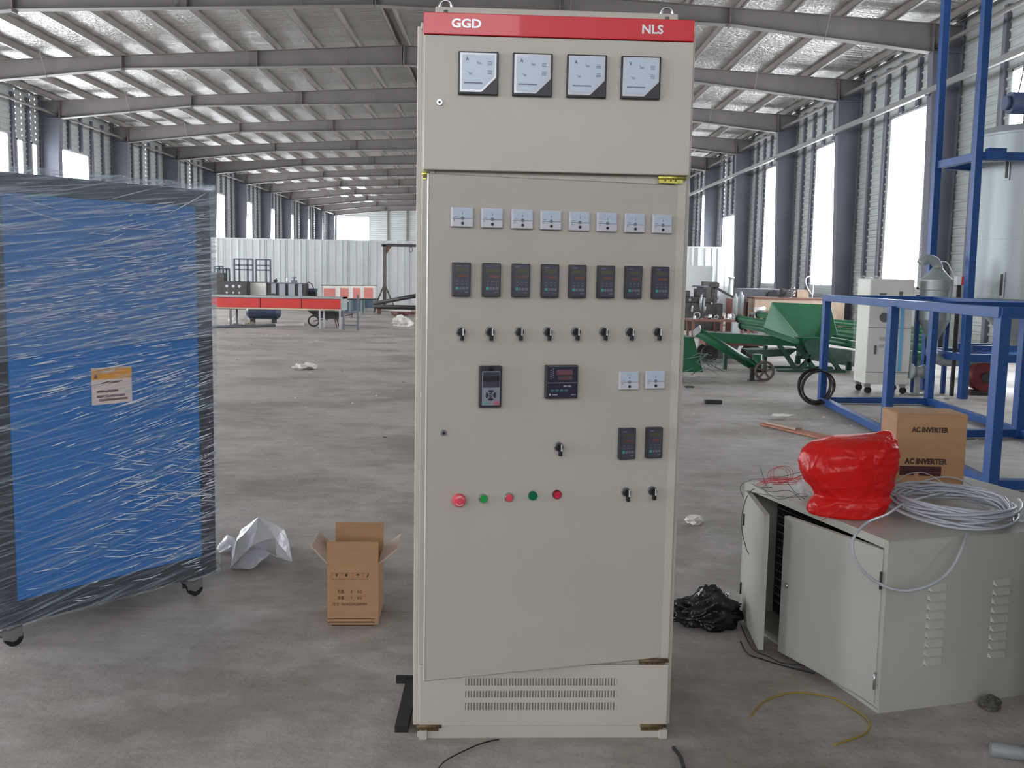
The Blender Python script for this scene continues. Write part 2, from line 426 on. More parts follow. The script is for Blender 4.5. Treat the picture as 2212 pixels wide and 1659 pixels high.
# ---------------------------------------------------------------- the tall control cabinet
m_paint = mat('beige_cabinet_paint', srgb(186, 179, 168), .42, var=.03, scale=3, bump=.05, bscale=400)
m_paint_in = mat('beige_inner_paint', srgb(165, 160, 150), .5)
m_galv = mat('galvanised_plate', srgb(150, 152, 150), .4, metal=.6)
m_red = mat('red_strip_enamel', srgb(208, 22, 42), .35, coat=.3)
m_chrome = mat('chrome', (.75, .76, .78), .15, metal=1)
m_zinc = mat('zinc', srgb(175, 178, 182), .3, metal=.9)
m_brass = mat('yellow_zinc_hinge', srgb(190, 180, 90), .35, metal=.7, var=.2, scale=40)
m_rust = mat('rusty_hinge', srgb(96, 78, 50), .6, metal=.3, var=.3, scale=60)
m_black = mat('black_plastic', srgb(30, 30, 34), .4)
m_case = mat('charcoal_plastic', srgb(52, 50, 56), .35)
m_face = mat('slate_front_film', srgb(72, 72, 84), .25)
m_dial = mat('pale_blue_dial', srgb(186, 200, 214), .3)
m_clear = mat('milky_meter_case', srgb(205, 203, 212), .18, coat=.6)
m_white = mat('white_plastic', srgb(225, 225, 228), .3)
m_ink = mat('black_ink', srgb(28, 28, 32), .6)
m_ink2 = mat('grey_ink', srgb(120, 124, 136), .6)
m_amber = mat('dim_amber_display', srgb(84, 80, 60), .3)
m_reddisp = mat('dim_red_display', srgb(112, 70, 60), .3)
m_teal = mat('teal_key', srgb(70, 160, 145), .4)
m_key = mat('grey_key', srgb(108, 108, 116), .4)
m_silver = mat('silver_lettering', srgb(205, 202, 205), .35, metal=.5)
m_glow_r = mat('red_button', srgb(205, 42, 66), .3)
m_pink_r = mat('translucent_red_button', srgb(226, 78, 92), .25)
m_green = mat('green_button', srgb(38, 160, 72), .3)
m_dgreen = mat('deep_green_button', srgb(0, 108, 70), .3)

CA = R(2.04)
cab = thing('control_cabinet', 'tall beige electrical control cabinet with red top strip, meters and controllers', 'control cabinet', (-.242, 2.893, 0), CA)
b = MB()
b.bx(-.022, -.006, .03, .6, .03, 2.176).bx(.785, .801, .03, .6, .03, 2.176)       # side panels
b.bx(-.006, .785, .584, .6, .03, 2.176)
b.bx(-.012, .79, .02, .6, 2.165, 2.185).bx(.03, .745, .025, .5, 2.185, 2.232).bx(-.006, .785, .03, .6, .03, .05)
b.build('body', m_paint, cab, bevel=.003)
b = MB()
for x0, x1 in ((-.006, .034), (.75, .785)): b.bx(x0, x1, .006, .03, .0, 2.165)
b.bx(.034, .75, .012, .03, 1.735, 1.765).bx(.034, .75, .012, .03, .225, .262).bx(.034, .75, .012, .03, 2.13, 2.165)
b.build('front_frame', m_paint, cab, bevel=.002)
b = MB(); b.bx(.05, .73, .33, .334, .28, 1.7); b.build('mounting_plate', m_galv, cab)
MB().bx(-.002, .786, -.018, .006, 2.1435, 2.2045).build('header_strip', m_red, cab, bevel=.002)
lettering('GGD', .034, m_silver, cab, TR((.121, -.0188, 2.174)), sx=1.14, bold=.0010, ext=.001)
lettering('NLS', .034, m_silver, cab, TR((.662, -.0188, 2.173)), sx=1.08, bold=.0010, ext=.001)
MB().bx(0, .787, -.018, .004, 1.759, 2.141).build('upper_door', m_paint, cab, bevel=.003, seg=3)
# lower door: hinged on the right, standing open by some 14 degrees
DM = TR((.0227, -.172, 0)) @ RZ(R(13.58))
b = MB(); b.bx(0, .78, 0, .002, .262, 1.733)
b.bx(0, .003, 0, .022, .262, 1.733).bx(.777, .78, 0, .022, .262, 1.733).bx(0, .78, 0, .022, 1.73, 1.733).bx(0, .78, 0, .022, .262, .265)
b.build('lower_door', m_paint, cab, bevel=.0015, M4=DM)
MB().bx(0, .784, -.006, .006, .043, .243).build('lower_panel', m_paint, cab, bevel=.002)
MB().bx(.012, .776, -.002, .012, .0, .041).bx(0, .026, -.012, .0, 0, .03).bx(.76, .786, -.012, 0, 0, .03).build('plinth', m_paint, cab, bevel=.002)
for i, (z0, z1) in enumerate(((.176, .2), (.137, .159), (.096, .12))):
    b = MB(); b.m = 0
    for k in range(52):
        u = .145 + k * (.468 / 51)
        zz = z1 if i else min(z1, .2)
        b.m = 1; b.bx(u - .0016, u + .0016, -.0068, -.0055, z0, zz)
        b.m = 0; b.face((u + .0016, -.0062, z0), (u + .0046, -.0092, z0 + .002), (u + .0046, -.0092, zz - .002), (u + .0016, -.0062, zz))
    b.build('louvre_row', [m_paint, mat('louvre_gap', srgb(112, 107, 98), .7)], cab, kind='stuff')
# hinges
def hinge(M4, L, mt):
    b = MB(); b.cyl((0, 0, 0), (L, 0, 0), .0065, n=10); b.bx(.002, L - .01, -.002, .008, -.016, .0); b.m = 1
    for q in (.25, .45, .62): b.cyl((L * q, -.003, -.009), (L * q, -.0015, -.009), .0028, n=8)
    return b.build('hinge', [mt, m_black], cab, M4=M4)
hinge(TR((.697, -.004, 1.753)), .084, m_brass); hinge(TR((-.004, .0, 1.748)), .022, m_brass)
hinge(TR((.69, -.002, .256)), .092, m_rust); hinge(TR((-.008, -.004, .042)), .078, m_rust); hinge(TR((.70, -.004, .042)), .082, m_rust)
for x in (.058 + .002, .712):
    b = MB(); b.tube([(x + .018 * math.cos(t / 20 * 2 * math.pi), .03, 2.218 + .018 + .002 + .018 * math.sin(t / 20 * 2 * math.pi) - .006) for t in range(20)], .0048, n=8, closed=True)
    b.cyl((x, .03, 2.186), (x, .03, 2.222), .011, .008, n=12); b.cyl((x, .03, 2.205), (x, .03, 2.21), .014, n=14)
    b.build('eye_bolt', m_zinc, cab)
def lock(M4):
    b = MB(); b.cyl((0, -.001, 0), (0, -.006, 0), .0095, .0085, n=20); b.m = 1; b.cyl((0, -.006, 0), (0, -.0064, 0), .0048, n=4)
    b.build('lock', [m_zinc, m_black], cab, M4=M4)
lock(TR((.046, -.018, 1.951))); lock(DM @ TR((.049, 0, 1.002)))

# the four large panel meters on the upper door
def scale_ink(b, cx, cz, r, n, a0, a1, s):
    for k in range(n):
        a = R(a0 + (a1 - a0) * k / (n - 1)); L = s * (1.6 if k % 5 == 0 else 1)
        c = Vector((math.cos(a), 0, math.sin(a))); p = Vector((cx, 0, cz)) + c * r
        b.beam(p, p + c * L, .0006, .0004, up=(0, 1, 0))
def big_meter(u, letter):
    W_, Hh = .116, .121
    mt = MB().bx(-W_ / 2, W_ / 2, -.014, 0, -Hh / 2, Hh / 2).build('panel_meter', m_black, cab, bevel=.002, M4=TR((u, -.018, 2.0345)))
    x0, x1, z0, z1 = -W_ / 2 + .005, W_ / 2 - .005, -Hh / 2 + .006, Hh / 2 - .004
    b = MB(); b.prism([(x0, z0), (x1 - .042, z0), (x1, z0 + .042), (x1, z1), (x0, z1)], -.0175, -.014)
    b.build('cover', m_clear, mt, bevel=.0015)
    b = MB(); b.prism([(x0 + .006, z0 + .008), (x1 - .044, z0 + .008), (x1 - .006, z0 + .046), (x1 - .006, z1 - .006), (x0 + .006, z1 - .006)], -.0182, -.0175)
    b.build('dial', m_dial, mt)
    b = MB(); b.bx(x0 + .012, x0 + .066, -.0189, -.0183, z0 + .0240, z0 + .0276)
    p = Vector((x1 - .043, 0, z0 + .03)); scale_ink(b, p.x, p.z, .066, 14, 92, 172, .002)
    b.beam((x0 + .022, -.0186, z0 + .057), (x0 + .03, -.0186, z0 + .052), .0008, .0005, up=(0, 1, 0)); b.beam((x0 + .048, -.0186, z1 - .023), (x0 + .051, -.0186, z1 - .028), .0012, .0005, up=(0, 1, 0))
    for o, zz in ((0, 0), (.0, -.025)):
        for k in range(3): b.bx(x1 - .026, x1 - .013, -.0188, -.0183, z1 - .026 + zz - .0042 * k, z1 - .0242 + zz - .0042 * k)
    b.build('scale_marks', m_ink2, mt, kind='stuff')
    lettering(letter, .016, m_ink, mt, TR((x0 + .021, -.0186, z1 - .019)), sx=.8, ext=.0003)
    lettering('50', .008, m_ink2, mt, TR((x0 + .031, -.0186, z0 + .051)), ext=.0003); lettering('100', .008, m_ink2, mt, TR((x0 + .054, -.0186, z1 - .03)), ext=.0003)
for u, L in zip((.157, .314, .472, .6305), 'AAAV'): big_meter(u, L)

# small meters, controllers and switches on the lower door
def small_meter():
    mt = MB().bx(-.032, .032, -.012, 0, -.028, .028).build('small_meter', m_clear, cab, bevel=.0025)
    MB().bx(-.028, .028, -.0135, -.012, -.004, .025).build('dial', m_dial, mt, bevel=.001)
    b = MB(); b.bx(-.030, .030, -.0145, -.012, -.0265, -.005); b.build('cover', m_clear, mt, bevel=.001)
    b = MB(); scale_ink(b, 0, -.004, .02, 11, 35, 145, .0015)
    for v in b.v: pass
    b.v = [(x, y - .0138, z) for x, y, z in b.v]
    b.bx(-.024, -.015, -.0142, -.0136, -.0005, .0008); b.bx(-.001, .001, -.0142, -.0136, .006, .012); b.bx(-.028, .028, -.0149, -.0143, -.0058, -.0048)
    b.cyl((0, -.0136, -.004), (0, -.015, -.004), .005, n=12)
    b.build('scale_marks', m_ink2, mt, kind='stuff')
    b = MB(); b.cyl((0, -.0145, -.0175), (0, -.017, -.0175), .0042, n=12); b.cyl((-.024, -.0145, -.01), (-.024, -.015, -.01), .0014, n=6); b.build('zero_screw', m_black, mt)
    return mt
def tc():
    c = MB().bx(-.0255, .0255, -.020, 0, -.0475, .0475).build('temperature_controller', m_case, cab, bevel=.002)
    MB().bx(-.0225, .0225, -.0208, -.02, -.0435, .0445).build('front_film', m_face, c)
    MB().bx(-.018, .018, -.0214, -.0208, .022, .032).build('upper_display', m_amber, c)
    MB().bx(-.011, .018, -.0214, -.0208, .006, .0135).build('lower_display', m_reddisp, c)
    b = MB()
    for k in range(4):
        b.m = 1 if k else 0; b.bx(-.018 + k * .0095, -.0105 + k * .0095, -.0216, -.0208, -.0285, -.021)
    b.build('keys', [m_teal, m_key], c)
    b = MB(); b.bx(-.018, -.004, -.0214, -.0208, .037, .039); b.bx(.008, .018, -.0214, -.0208, -.036, -.034)
    for q in range(2):
        for k in range(3): b.bx(-.016 + k * .013, -.01 + k * .013, -.0214, -.0208, -.006 - q * .008, -.0045 - q * .008)
    b.build('printing', m_ink2, c)
    return c
def sw():
    s_ = MB().cyl((0, 0, 0), (0, -.006, 0), .0145, .0136, n=24).build('selector_switch', m_zinc, cab)
    b = MB(); b.cyl((0, -.006, 0), (0, -.016, 0), .0115, .0105, n=20); b.bx(-.0032, .0032, -.026, -.014, -.014, .0105).bx(-.0046, .0046, -.026, -.013, -.025, -.011); b.build('handle', m_black, s_, bevel=.001)
    b = MB(); b.bx(-.0004, .0032, -.0268, -.026, -.010, .0105); b.build('pointer_line', m_white, s_)
    return s_
def place_all(proto, spots):
    for i, (u, z, M0) in enumerate(spots):
        o = proto if i == 0 else copy_tree(proto, cab)
        o.matrix_local = M0 @ TR((u, 0, z))
place_all(small_meter(), [(u, 1.6155, DM) for u in (.0945, .181, .2705, .3565, .444, .530, .618, .7065)] + [(.6155, 1.147, DM), (.701, 1.1485, DM)])
place_all(tc(), [(u, 1.4415, DM) for u in (.0935, .1815, .269, .357, .4415, .5305, .618, .7055)] + [(.6145, .955, DM), (.7035, .9555, DM)])
place_all(sw(), [(u, 1.2935, DM) for u in (.096, .182, .270, .357, .444, .532, .616, .706)] + [(.399, .951, DM), (.620, .8035, DM), (.707, .8035, DM)])
# inverter keypad
k = MB().bx(-.0325, .0325, -.018, 0, -.0605, .0605).build('inverter_keypad', m_case, cab, bevel=.003, M4=DM @ TR((.1835, 0, 1.1355)))
b = MB().bx(-.0265, .0265, -.0205, -.018, -.054, .045); b.build('key_plate', mat('light_grey_plate', srgb(140, 142, 156), .3), k, bevel=.001)
MB().bx(-.0245, .0245, -.0212, -.0205, .015, .031).build('display', m_black, k)
b = MB(); b.bx(-.0245, .0245, -.0211, -.0205, -.002, .015).bx(-.0245, .0245, -.0211, -.0205, .031, .043).build('display_border', m_face, k)
b = MB(); b.cyl((0, -.018, .053), (0, -.0195, .053), .008, n=14); b.bx(-.008, .008, -.0195, -.018, .045, .053); b.build('cable_notch', m_black, k)
b = MB()
for a0 in (0, 90, 180, 270):
    pts = [(-.001 + .0155 * math.cos(R(a)), -.024 + .0155 * math.sin(R(a))) for a in range(a0 - 36, a0 + 37, 12)]
    pin = [(-.001 + .0095 * math.cos(R(a)) * (.75 if abs(a - a0) < 20 else 1.1), -.024 + .0095 * math.sin(R(a)) * (.75 if abs(a - a0) < 20 else 1.1)) for a in range(a0 + 30, a0 - 31, -15)]
    b.prism(pts + pin, -.0222, -.0205)
for zz in (-.019, -.024, -.029): b.bx(-.0055, .0035, -.0218, -.0205, zz - .0012, zz + .0012)
b.build('arrow_keys', m_case, k)
MB().bx(.009, .0245, -.0222, -.0205, -.052, -.042).build('stop_key', mat('muted_red_key', srgb(176, 96, 110), .4), k); MB().bx(-.024, -.008, -.0222, -.0205, -.052, -.042).build('run_key', mat('pale_green_key', srgb(120, 150, 148), .4), k)
# square controller
s_ = MB().bx(-.049, .049, -.022, 0, -.049, .049).build('square_controller', m_case, cab, bevel=.002, M4=DM @ TR((.399, 0, 1.147)))
MB().bx(-.045, .045, -.0228, -.022, -.001, .0445).bx(-.045, .045, -.0228, -.022, -.045, -.004).build('front_film', mat('deep_slate_film', srgb(50, 48, 64), .25), s_)
MB().bx(-.018, .031, -.0234, -.0228, .021, .036).build('upper_display', mat('wine_display', srgb(112, 72, 82), .3), s_)
MB().bx(-.013, .031, -.0234, -.0228, .006, .017).build('lower_display', mat('umber_display', srgb(92, 72, 70), .3), s_)
b = MB()
for q in range(4): b.bx(-.035 + q * .014, -.025 + q * .014, -.0236, -.0228, -.028, -.022)
b.build('keys', mat('dark_teal_key', srgb(60, 110, 108), .4), s_)
b = MB(); b.bx(.004, .014, -.0234, -.0228, -.014, -.010).bx(.017, .027, -.0234, -.0228, -.014, -.01)
for q in range(5): b.bx(-.038, -.034, -.0234, -.0228, .034 - q * .006, .0355 - q * .006).bx(-.03, -.0285, -.0234, -.0228, .037 - q * .006, .04 - q * .006)
b.cyl((-.038, -.0228, -.037), (-.038, -.0234, -.037), .0035, n=10); b.bx(-.03, -.014, -.0234, -.0228, -.039, -.036).bx(.028, .042, -.0234, -.0228, -.039, -.037)
b.bx(-.045, .045, -.0236, -.0228, -.0028, -.0018).build('printing', mat('pale_print', srgb(165, 165, 178), .5), s_)
MB().bx(-.044, .046, -.0236, -.0228, .0455, .047).build('light_edge', m_zinc, s_)
# push buttons and lamps
b = MB(); b.cyl((0, 0, 0), (0, -.012, 0), .014, n=24); b.T = Matrix.Rotation(R(90), 4, 'X'); b.lathe([(.014, .010), (.0195, .013), (.0195, .02), (.017, .026), (.010, .0285), (.0, .029)], n=28, caps=False)
es = b.build('emergency_stop', m_pink_r, cab, M4=DM @ TR((.094, 0, .806)))
b = MB()
for a0 in (20, 200): b.tube([(.0125 * math.cos(R(a)), -.0285, .0125 * math.sin(R(a))) for a in range(a0, a0 + 130, 13)], .0009, n=5)
b.build('turn_arrows', m_white, es)
def button(u, z, ring, face):
    o = MB().cyl((0, 0, 0), (0, -.009, 0), .0138, .0128, n=24).build('push_button', ring, cab, M4=DM @ TR((u, 0, z)))
    MB().cyl((0, -.009, 0), (0, -.012, 0), .011, .0105, n=24).build('cap', face, o)
button(.169, .805, m_chrome, m_green); button(.247, .8045, m_chrome, m_pink_r); button(.321, .806, m_dgreen, m_dgreen); button(.397, .806, mat('dark_red_ring', srgb(110, 20, 35), .35), m_glow_r)
# ---------------------------------------------------------------- blue machine wrapped in stretch film
m_dgrey = mat('dark_grey_frame_paint', srgb(46, 52, 60), .4, var=.06, scale=3)
m_blue = mat('bright_blue_panel', srgb(0, 112, 192), .35, var=.04, scale=2)
m_tyre = mat('black_rubber', srgb(26, 24, 24), .6)
m_card = mat('brown_cardboard', srgb(172, 132, 96), .8, var=.07, scale=6, stretch=(1, 1, 6))
m_card_in = mat('inner_cardboard', srgb(186, 164, 146), .85, var=.05, scale=8)
m_cardink = mat('faded_box_print', srgb(66, 48, 44), .8)

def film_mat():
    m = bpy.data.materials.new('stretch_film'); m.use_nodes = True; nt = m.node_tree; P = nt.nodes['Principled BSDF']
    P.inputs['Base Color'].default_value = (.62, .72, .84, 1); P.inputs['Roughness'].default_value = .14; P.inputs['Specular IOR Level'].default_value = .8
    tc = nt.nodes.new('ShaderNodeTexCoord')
    def glint_streak(ang, sc, lo, hi, amp, along=1.6):
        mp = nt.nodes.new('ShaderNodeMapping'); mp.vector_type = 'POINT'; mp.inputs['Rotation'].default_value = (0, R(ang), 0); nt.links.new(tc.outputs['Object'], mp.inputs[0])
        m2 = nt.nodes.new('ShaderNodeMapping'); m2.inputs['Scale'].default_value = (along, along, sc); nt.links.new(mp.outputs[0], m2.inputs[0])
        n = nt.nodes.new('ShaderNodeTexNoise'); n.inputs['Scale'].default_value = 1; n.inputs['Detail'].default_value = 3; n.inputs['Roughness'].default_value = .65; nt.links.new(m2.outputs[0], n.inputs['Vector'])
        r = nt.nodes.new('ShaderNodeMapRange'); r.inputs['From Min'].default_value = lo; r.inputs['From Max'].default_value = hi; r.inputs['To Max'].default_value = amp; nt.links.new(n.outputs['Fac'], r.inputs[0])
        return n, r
    n1, r1 = glint_streak(7, 90, .50, .78, .55, 2.2); n2, r2 = glint_streak(13, 70, .52, .78, .5, 1.6); n3, r3 = glint_streak(-14, 80, .60, .8, .4, 1.6)  # whitish streaks: stretch whitening plus window reflections put into the alpha
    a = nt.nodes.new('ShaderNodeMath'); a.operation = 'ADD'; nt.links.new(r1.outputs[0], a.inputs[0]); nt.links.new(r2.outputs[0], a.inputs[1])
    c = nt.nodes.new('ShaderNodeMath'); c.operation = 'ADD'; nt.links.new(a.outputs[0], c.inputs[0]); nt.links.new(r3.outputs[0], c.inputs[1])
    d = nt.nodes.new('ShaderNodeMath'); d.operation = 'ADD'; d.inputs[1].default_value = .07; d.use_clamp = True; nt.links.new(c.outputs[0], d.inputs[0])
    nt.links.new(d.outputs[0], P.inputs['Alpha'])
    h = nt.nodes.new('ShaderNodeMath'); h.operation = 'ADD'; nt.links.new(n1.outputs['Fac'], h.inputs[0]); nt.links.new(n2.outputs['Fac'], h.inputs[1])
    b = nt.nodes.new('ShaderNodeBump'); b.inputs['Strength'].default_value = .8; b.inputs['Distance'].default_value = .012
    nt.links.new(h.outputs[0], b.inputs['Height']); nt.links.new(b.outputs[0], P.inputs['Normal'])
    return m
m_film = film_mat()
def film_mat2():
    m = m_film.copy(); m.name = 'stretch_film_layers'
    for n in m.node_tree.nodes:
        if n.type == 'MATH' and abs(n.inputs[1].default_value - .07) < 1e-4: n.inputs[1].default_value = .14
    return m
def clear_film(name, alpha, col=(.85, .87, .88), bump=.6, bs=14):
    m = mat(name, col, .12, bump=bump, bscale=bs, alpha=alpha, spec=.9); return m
m_glint_fold = clear_film('film_fold', .85, (.86, .92, 1.0), 0.01, 5)  # raised film folds, near-white so the window glints sit in their colour

mc = thing('wrapped_machine', 'blue and dark grey machine cabinet on castors wrapped in clear stretch film', 'machine', (-1.8356, 3.548, 0), R(50.72))
U0, U1, ZB, ZT, DP = -.065, .885, .10, 1.795, .85
b = MB(); b.bx(U0, U1, .004, DP, ZB, ZT)
b.bx(U0, U1, -.004, .004, 1.722, ZT).bx(U0, U1, -.004, .004, ZB, .19).bx(U0, .012, -.004, .004, .19, 1.722).bx(.815, U1, -.004, .004, .19, 1.722)
b.build('body', m_dgrey, mc, bevel=.006)
MB().bx(.014, .813, -.002, .004, .192, 1.72).build('blue_panel', m_blue, mc, bevel=.002)
b = MB(); b.bx(.330, .50, -.004, -.002, .912, 1.060); lb = b.build('warning_label', mat('label_paper', srgb(232, 214, 204), .5), mc)
MB().bx(.330, .50, -.0046, -.004, 1.012, 1.056).build('label_band', mat('label_orange_band', srgb(232, 160, 40), .5), lb)
b = MB(); b.prism([(.338, 1.018), (.356, 1.018), (.347, 1.036)], -.0052, -.0046)
for k, (x0, x1, z) in enumerate(((.37, .46, 1.0), (.35, .44, .965), (.35, .47, .945), (.36, .48, .93))): b.bx(x0, x1, -.0046, -.004, z - .005, z + .004)
b.build('printing', mat('label_print', srgb(120, 84, 84), .6), lb)
for (u, v) in ((.0, .06), (.795, .06), (0, DP - .08), (.795, DP - .08)):
    c = MB(); c.bx(u - .05, u + .05, v - .05, v + .05, .092, .10); c.cyl((u, v, .07), (u, v, .092), .028, n=16)
    c.prism([(u - .045, .075), (u + .012, .075), (u + .03, .03), (u + .01, .022), (u - .02, .035)], v - .022, v - .018); c.prism([(u - .045, .075), (u + .012, .075), (u + .03, .03), (u + .01, .022), (u - .02, .035)], v + .018, v + .022)
    c.bx(u - .045, u + .02, v - .022, v + .022, .07, .077); c.bx(u - .03, u + .045, v - .024, v - .019, .036, .09).bx(u - .03, u + .045, v + .019, v + .024, .036, .09).bx(u - .03, u + .045, v - .024, v + .024, .074, .09)
    co = c.build('castor', m_zinc, mc)
    wq = MB(); wq.m = 0; wq.cyl((u + .018, v - .014, .034), (u + .018, v + .014, .034), .034, n=24); wq.m = 1; wq.cyl((u + .018, v - .016, .034), (u + .018, v + .016, .034), .013, n=14)
    wq.build('wheel', [m_tyre, m_zinc], co)
# the film: a taut skin with wrinkles, gathered and bunched on the top edge
b = MB(); g = .012
def sheet(f, nu, nv):
    base = len(b.v); b._v([f(i / nu, j / nv) for i in range(nu + 1) for j in range(nv + 1)])
    for i in range(nu):
        for j in range(nv): q = base + i * (nv + 1) + j; b._f((q, q + nv + 1, q + nv + 2, q + 1), True)
def wr(x, z): return .006 * noise.noise(Vector((x * 3, 0, z * 26 + x * 4))) + .004 * noise.noise(Vector((x * 9, 5, z * 40 - x * 9)))
sheet(lambda s, t: (U0 - g + (U1 - U0 + 2 * g) * s, -.004 - g + wr(s, t) - (.012 * max(0, t - .93) / .07), ZB - .004 + (ZT - ZB + .03) * t + (.016 * noise.noise(Vector((s * 9, 2, 1))) if t > .99 else 0)), 40, 90)
sheet(lambda s, t: (U1 + g - wr(s, t), -.004 - g + (DP + 2 * g) * s, ZB - .004 + (ZT - ZB + .03) * t), 16, 60)
sheet(lambda s, t: (U0 - g + wr(s, t), -.004 - g + (DP + 2 * g) * s, ZB - .004 + (ZT - ZB + .03) * t), 16, 60)
sheet(lambda s, t: (U0 - g + (U1 - U0 + 2 * g) * s, DP * t - g, ZT + .026 + .006 * noise.noise(Vector((s * 8, t * 8, 1)))), 30, 14)
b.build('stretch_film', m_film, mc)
b = MB(); sheet(lambda s, t: (U0 - g + (U1 - U0 + 2 * g) * s, -.026 + wr(s + 1, t * 1.3) * .7, 1.12 + .05 * s + (ZT - 1.10 - .05 * s) * t), 40, 60)
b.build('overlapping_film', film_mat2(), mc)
rnd = random.Random(11); b = MB()
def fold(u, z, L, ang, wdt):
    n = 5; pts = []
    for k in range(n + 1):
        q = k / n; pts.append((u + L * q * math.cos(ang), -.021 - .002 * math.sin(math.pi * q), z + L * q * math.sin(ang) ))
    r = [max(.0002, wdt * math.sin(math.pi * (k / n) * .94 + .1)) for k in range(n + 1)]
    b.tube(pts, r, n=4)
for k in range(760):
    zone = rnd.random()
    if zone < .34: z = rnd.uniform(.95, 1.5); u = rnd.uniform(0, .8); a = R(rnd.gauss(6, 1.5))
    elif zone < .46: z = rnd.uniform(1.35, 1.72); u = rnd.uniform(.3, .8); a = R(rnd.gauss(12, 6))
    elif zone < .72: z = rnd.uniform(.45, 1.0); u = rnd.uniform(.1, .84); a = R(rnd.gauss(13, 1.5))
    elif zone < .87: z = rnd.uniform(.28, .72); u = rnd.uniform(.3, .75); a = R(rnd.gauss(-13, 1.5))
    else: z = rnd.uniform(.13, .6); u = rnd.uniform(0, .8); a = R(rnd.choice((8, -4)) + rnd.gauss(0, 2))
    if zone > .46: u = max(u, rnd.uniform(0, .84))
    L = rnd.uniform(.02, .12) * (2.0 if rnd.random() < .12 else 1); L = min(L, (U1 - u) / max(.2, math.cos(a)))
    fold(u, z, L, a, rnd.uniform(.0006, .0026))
b.build('film_glint_folds', m_glint_fold, mc, kind='stuff')

# ---------------------------------------------------------------- open carton and the plastic sheets on the floor
cx_ = thing('cardboard_box', 'open brown cardboard box with flaps up standing on the concrete beside the tall cabinet', 'cardboard box', (-.706, 3.855, 0), R(2.5))
Wb, Db, Hb, tb = .21, .27, .262, .004
b = MB(); b.bx(0, Wb, 0, tb, .006, Hb).bx(0, Wb, Db - tb, Db, .006, Hb).bx(0, tb, tb, Db - tb, .006, Hb).bx(Wb - tb, Wb, tb, Db - tb, .006, Hb).bx(0, Wb, 0, Db, .004, .008)
b.build('carton', m_card, cx_)
MB().bx(0, Wb + .0, -.001, tb - .001, Hb, Hb + .098).build('front_flap', m_card, cx_, M4=TR((0, 0, Hb)) @ Matrix.Rotation(R(4), 4, 'X') @ TR((0, 0, -Hb)))
MB().bx(0, Wb, Db - tb, Db, Hb, Hb + .105).build('back_flap', m_card, cx_)
for sx, ang in ((-1, 44), (1, 52)):
    x = 0 if sx < 0 else Wb; a = R(ang); q = .098
    p = (x + sx * q * math.sin(a), q * math.cos(a))
    b = MB(); n_ = Vector((math.cos(a) * sx, 0, -math.sin(a))) * tb / 2
    v = [Vector((x, .006, Hb)), Vector((x, Db - .006, Hb)), Vector((p[0], Db - .02, Hb + p[1])), Vector((p[0], .02, Hb + p[1]))]
    b.face(*[k + n_ for k in v]); b.face(*[k - n_ for k in reversed(v)])
    for i in range(4): b.face(v[i] - n_, v[(i + 1) % 4] - n_, v[(i + 1) % 4] + n_, v[i] + n_)
    b.build('side_flap', m_card_in, cx_)
b = MB()
for z, t in ((.030, .0012), (.016, .0024)): b.bx(0.002, Wb * .93, -.0008, 0, z - t, z + t)
b.bx(.018, Wb * .9, -.003, 0.01, .0, .003)
b.build('stripes', m_cardink, cx_)
b = MB(); zr = .212
b.bx(.018, .17, -.0006, 0, zr + .0125, zr + .0132).bx(.018, .17, -.0006, 0, zr - .0135, zr - .0125)
for k in range(8): b.bx(.018 + k * .0215, .0188 + k * .0215, -.0006, 0, zr - .0025, zr + .0125)
b.cyl((.078, 0, zr + .004), (.078, -.0007, zr + .004), .0062, n=14)
b.prism([(.114, zr + .003), (.12, zr + .008), (.126, zr + .0085), (.132, zr + .0075), (.137, zr + .003)], -.0007, 0); b.bx(.1248, .1262, -.0007, 0, zr - .008, zr + .003)
b.prism([(.034, zr + .008), (.044, zr + .008), (.041, zr), (.037, zr)], -.0007, 0); b.bx(.0384, .0396, -.0007, 0, zr - .006, zr)
b.prism([(.162, zr - .006), (.166, zr - .006), (.170, zr + .009), (.166, zr + .009)], -.0007, 0)
b.build('handling_marks', m_cardink, cx_)
for z, s in ((.145, '毛重:      8     KG'), (.119, '净重:      7     KG'), (.092, '尺寸: 350X250X280MM')):
    lettering(s, .0165, m_cardink, cx_, TR((.092, -.0006, z)), sx=.86, name='printed_line', ext=.0003)

def sheet_obj(name, faces_px, m, thick=.0015, sub=3, amp=.012, seed=1, floor=0.003):
    """crumpled sheet: coarse facets given as points (px, py, depth) refined and creased"""
    bm = bmesh.new(); cache = {}
    for f in faces_px:
        vs_ = []
        for p in f:
            if p not in cache:
                w_ = spot(p[0], p[1], y=p[2]); w_.z = max(w_.z, floor); cache[p] = bm.verts.new(w_)
            vs_.append(cache[p])
        bm.faces.new(vs_)
    bmesh.ops.triangulate(bm, faces=bm.faces)
    bmesh.ops.subdivide_edges(bm, edges=bm.edges, cuts=sub, use_grid_fill=True)
    for v in bm.verts:
        q = v.co * 14 + Vector((seed, 0, 0)); d = Vector((noise.noise(q), noise.noise(q + Vector((7, 3, 1))), noise.noise(q + Vector((1, 9, 4))))) * amp
        q = v.co * 40; d += Vector((noise.noise(q), noise.noise(q + Vector((7, 3, 1))), noise.noise(q + Vector((1, 9, 4))))) * amp * .3
        v.co += d; v.co.z = max(v.co.z, floor)
    bmesh.ops.recalc_face_normals(bm, faces=bm.faces)
    me = bpy.data.meshes.new(name); bm.to_mesh(me); bm.free(); me.materials.append(m)
    o = bpy.data.objects.new(name, me); COL.objects.link(o)
    md = o.modifiers.new('thickness', 'SOLIDIFY'); md.thickness = thick
    return o
m_sheet = mat('milky_plastic_sheet', srgb(214, 214, 222), .3, bump=.3, bscale=25, trans=.0)
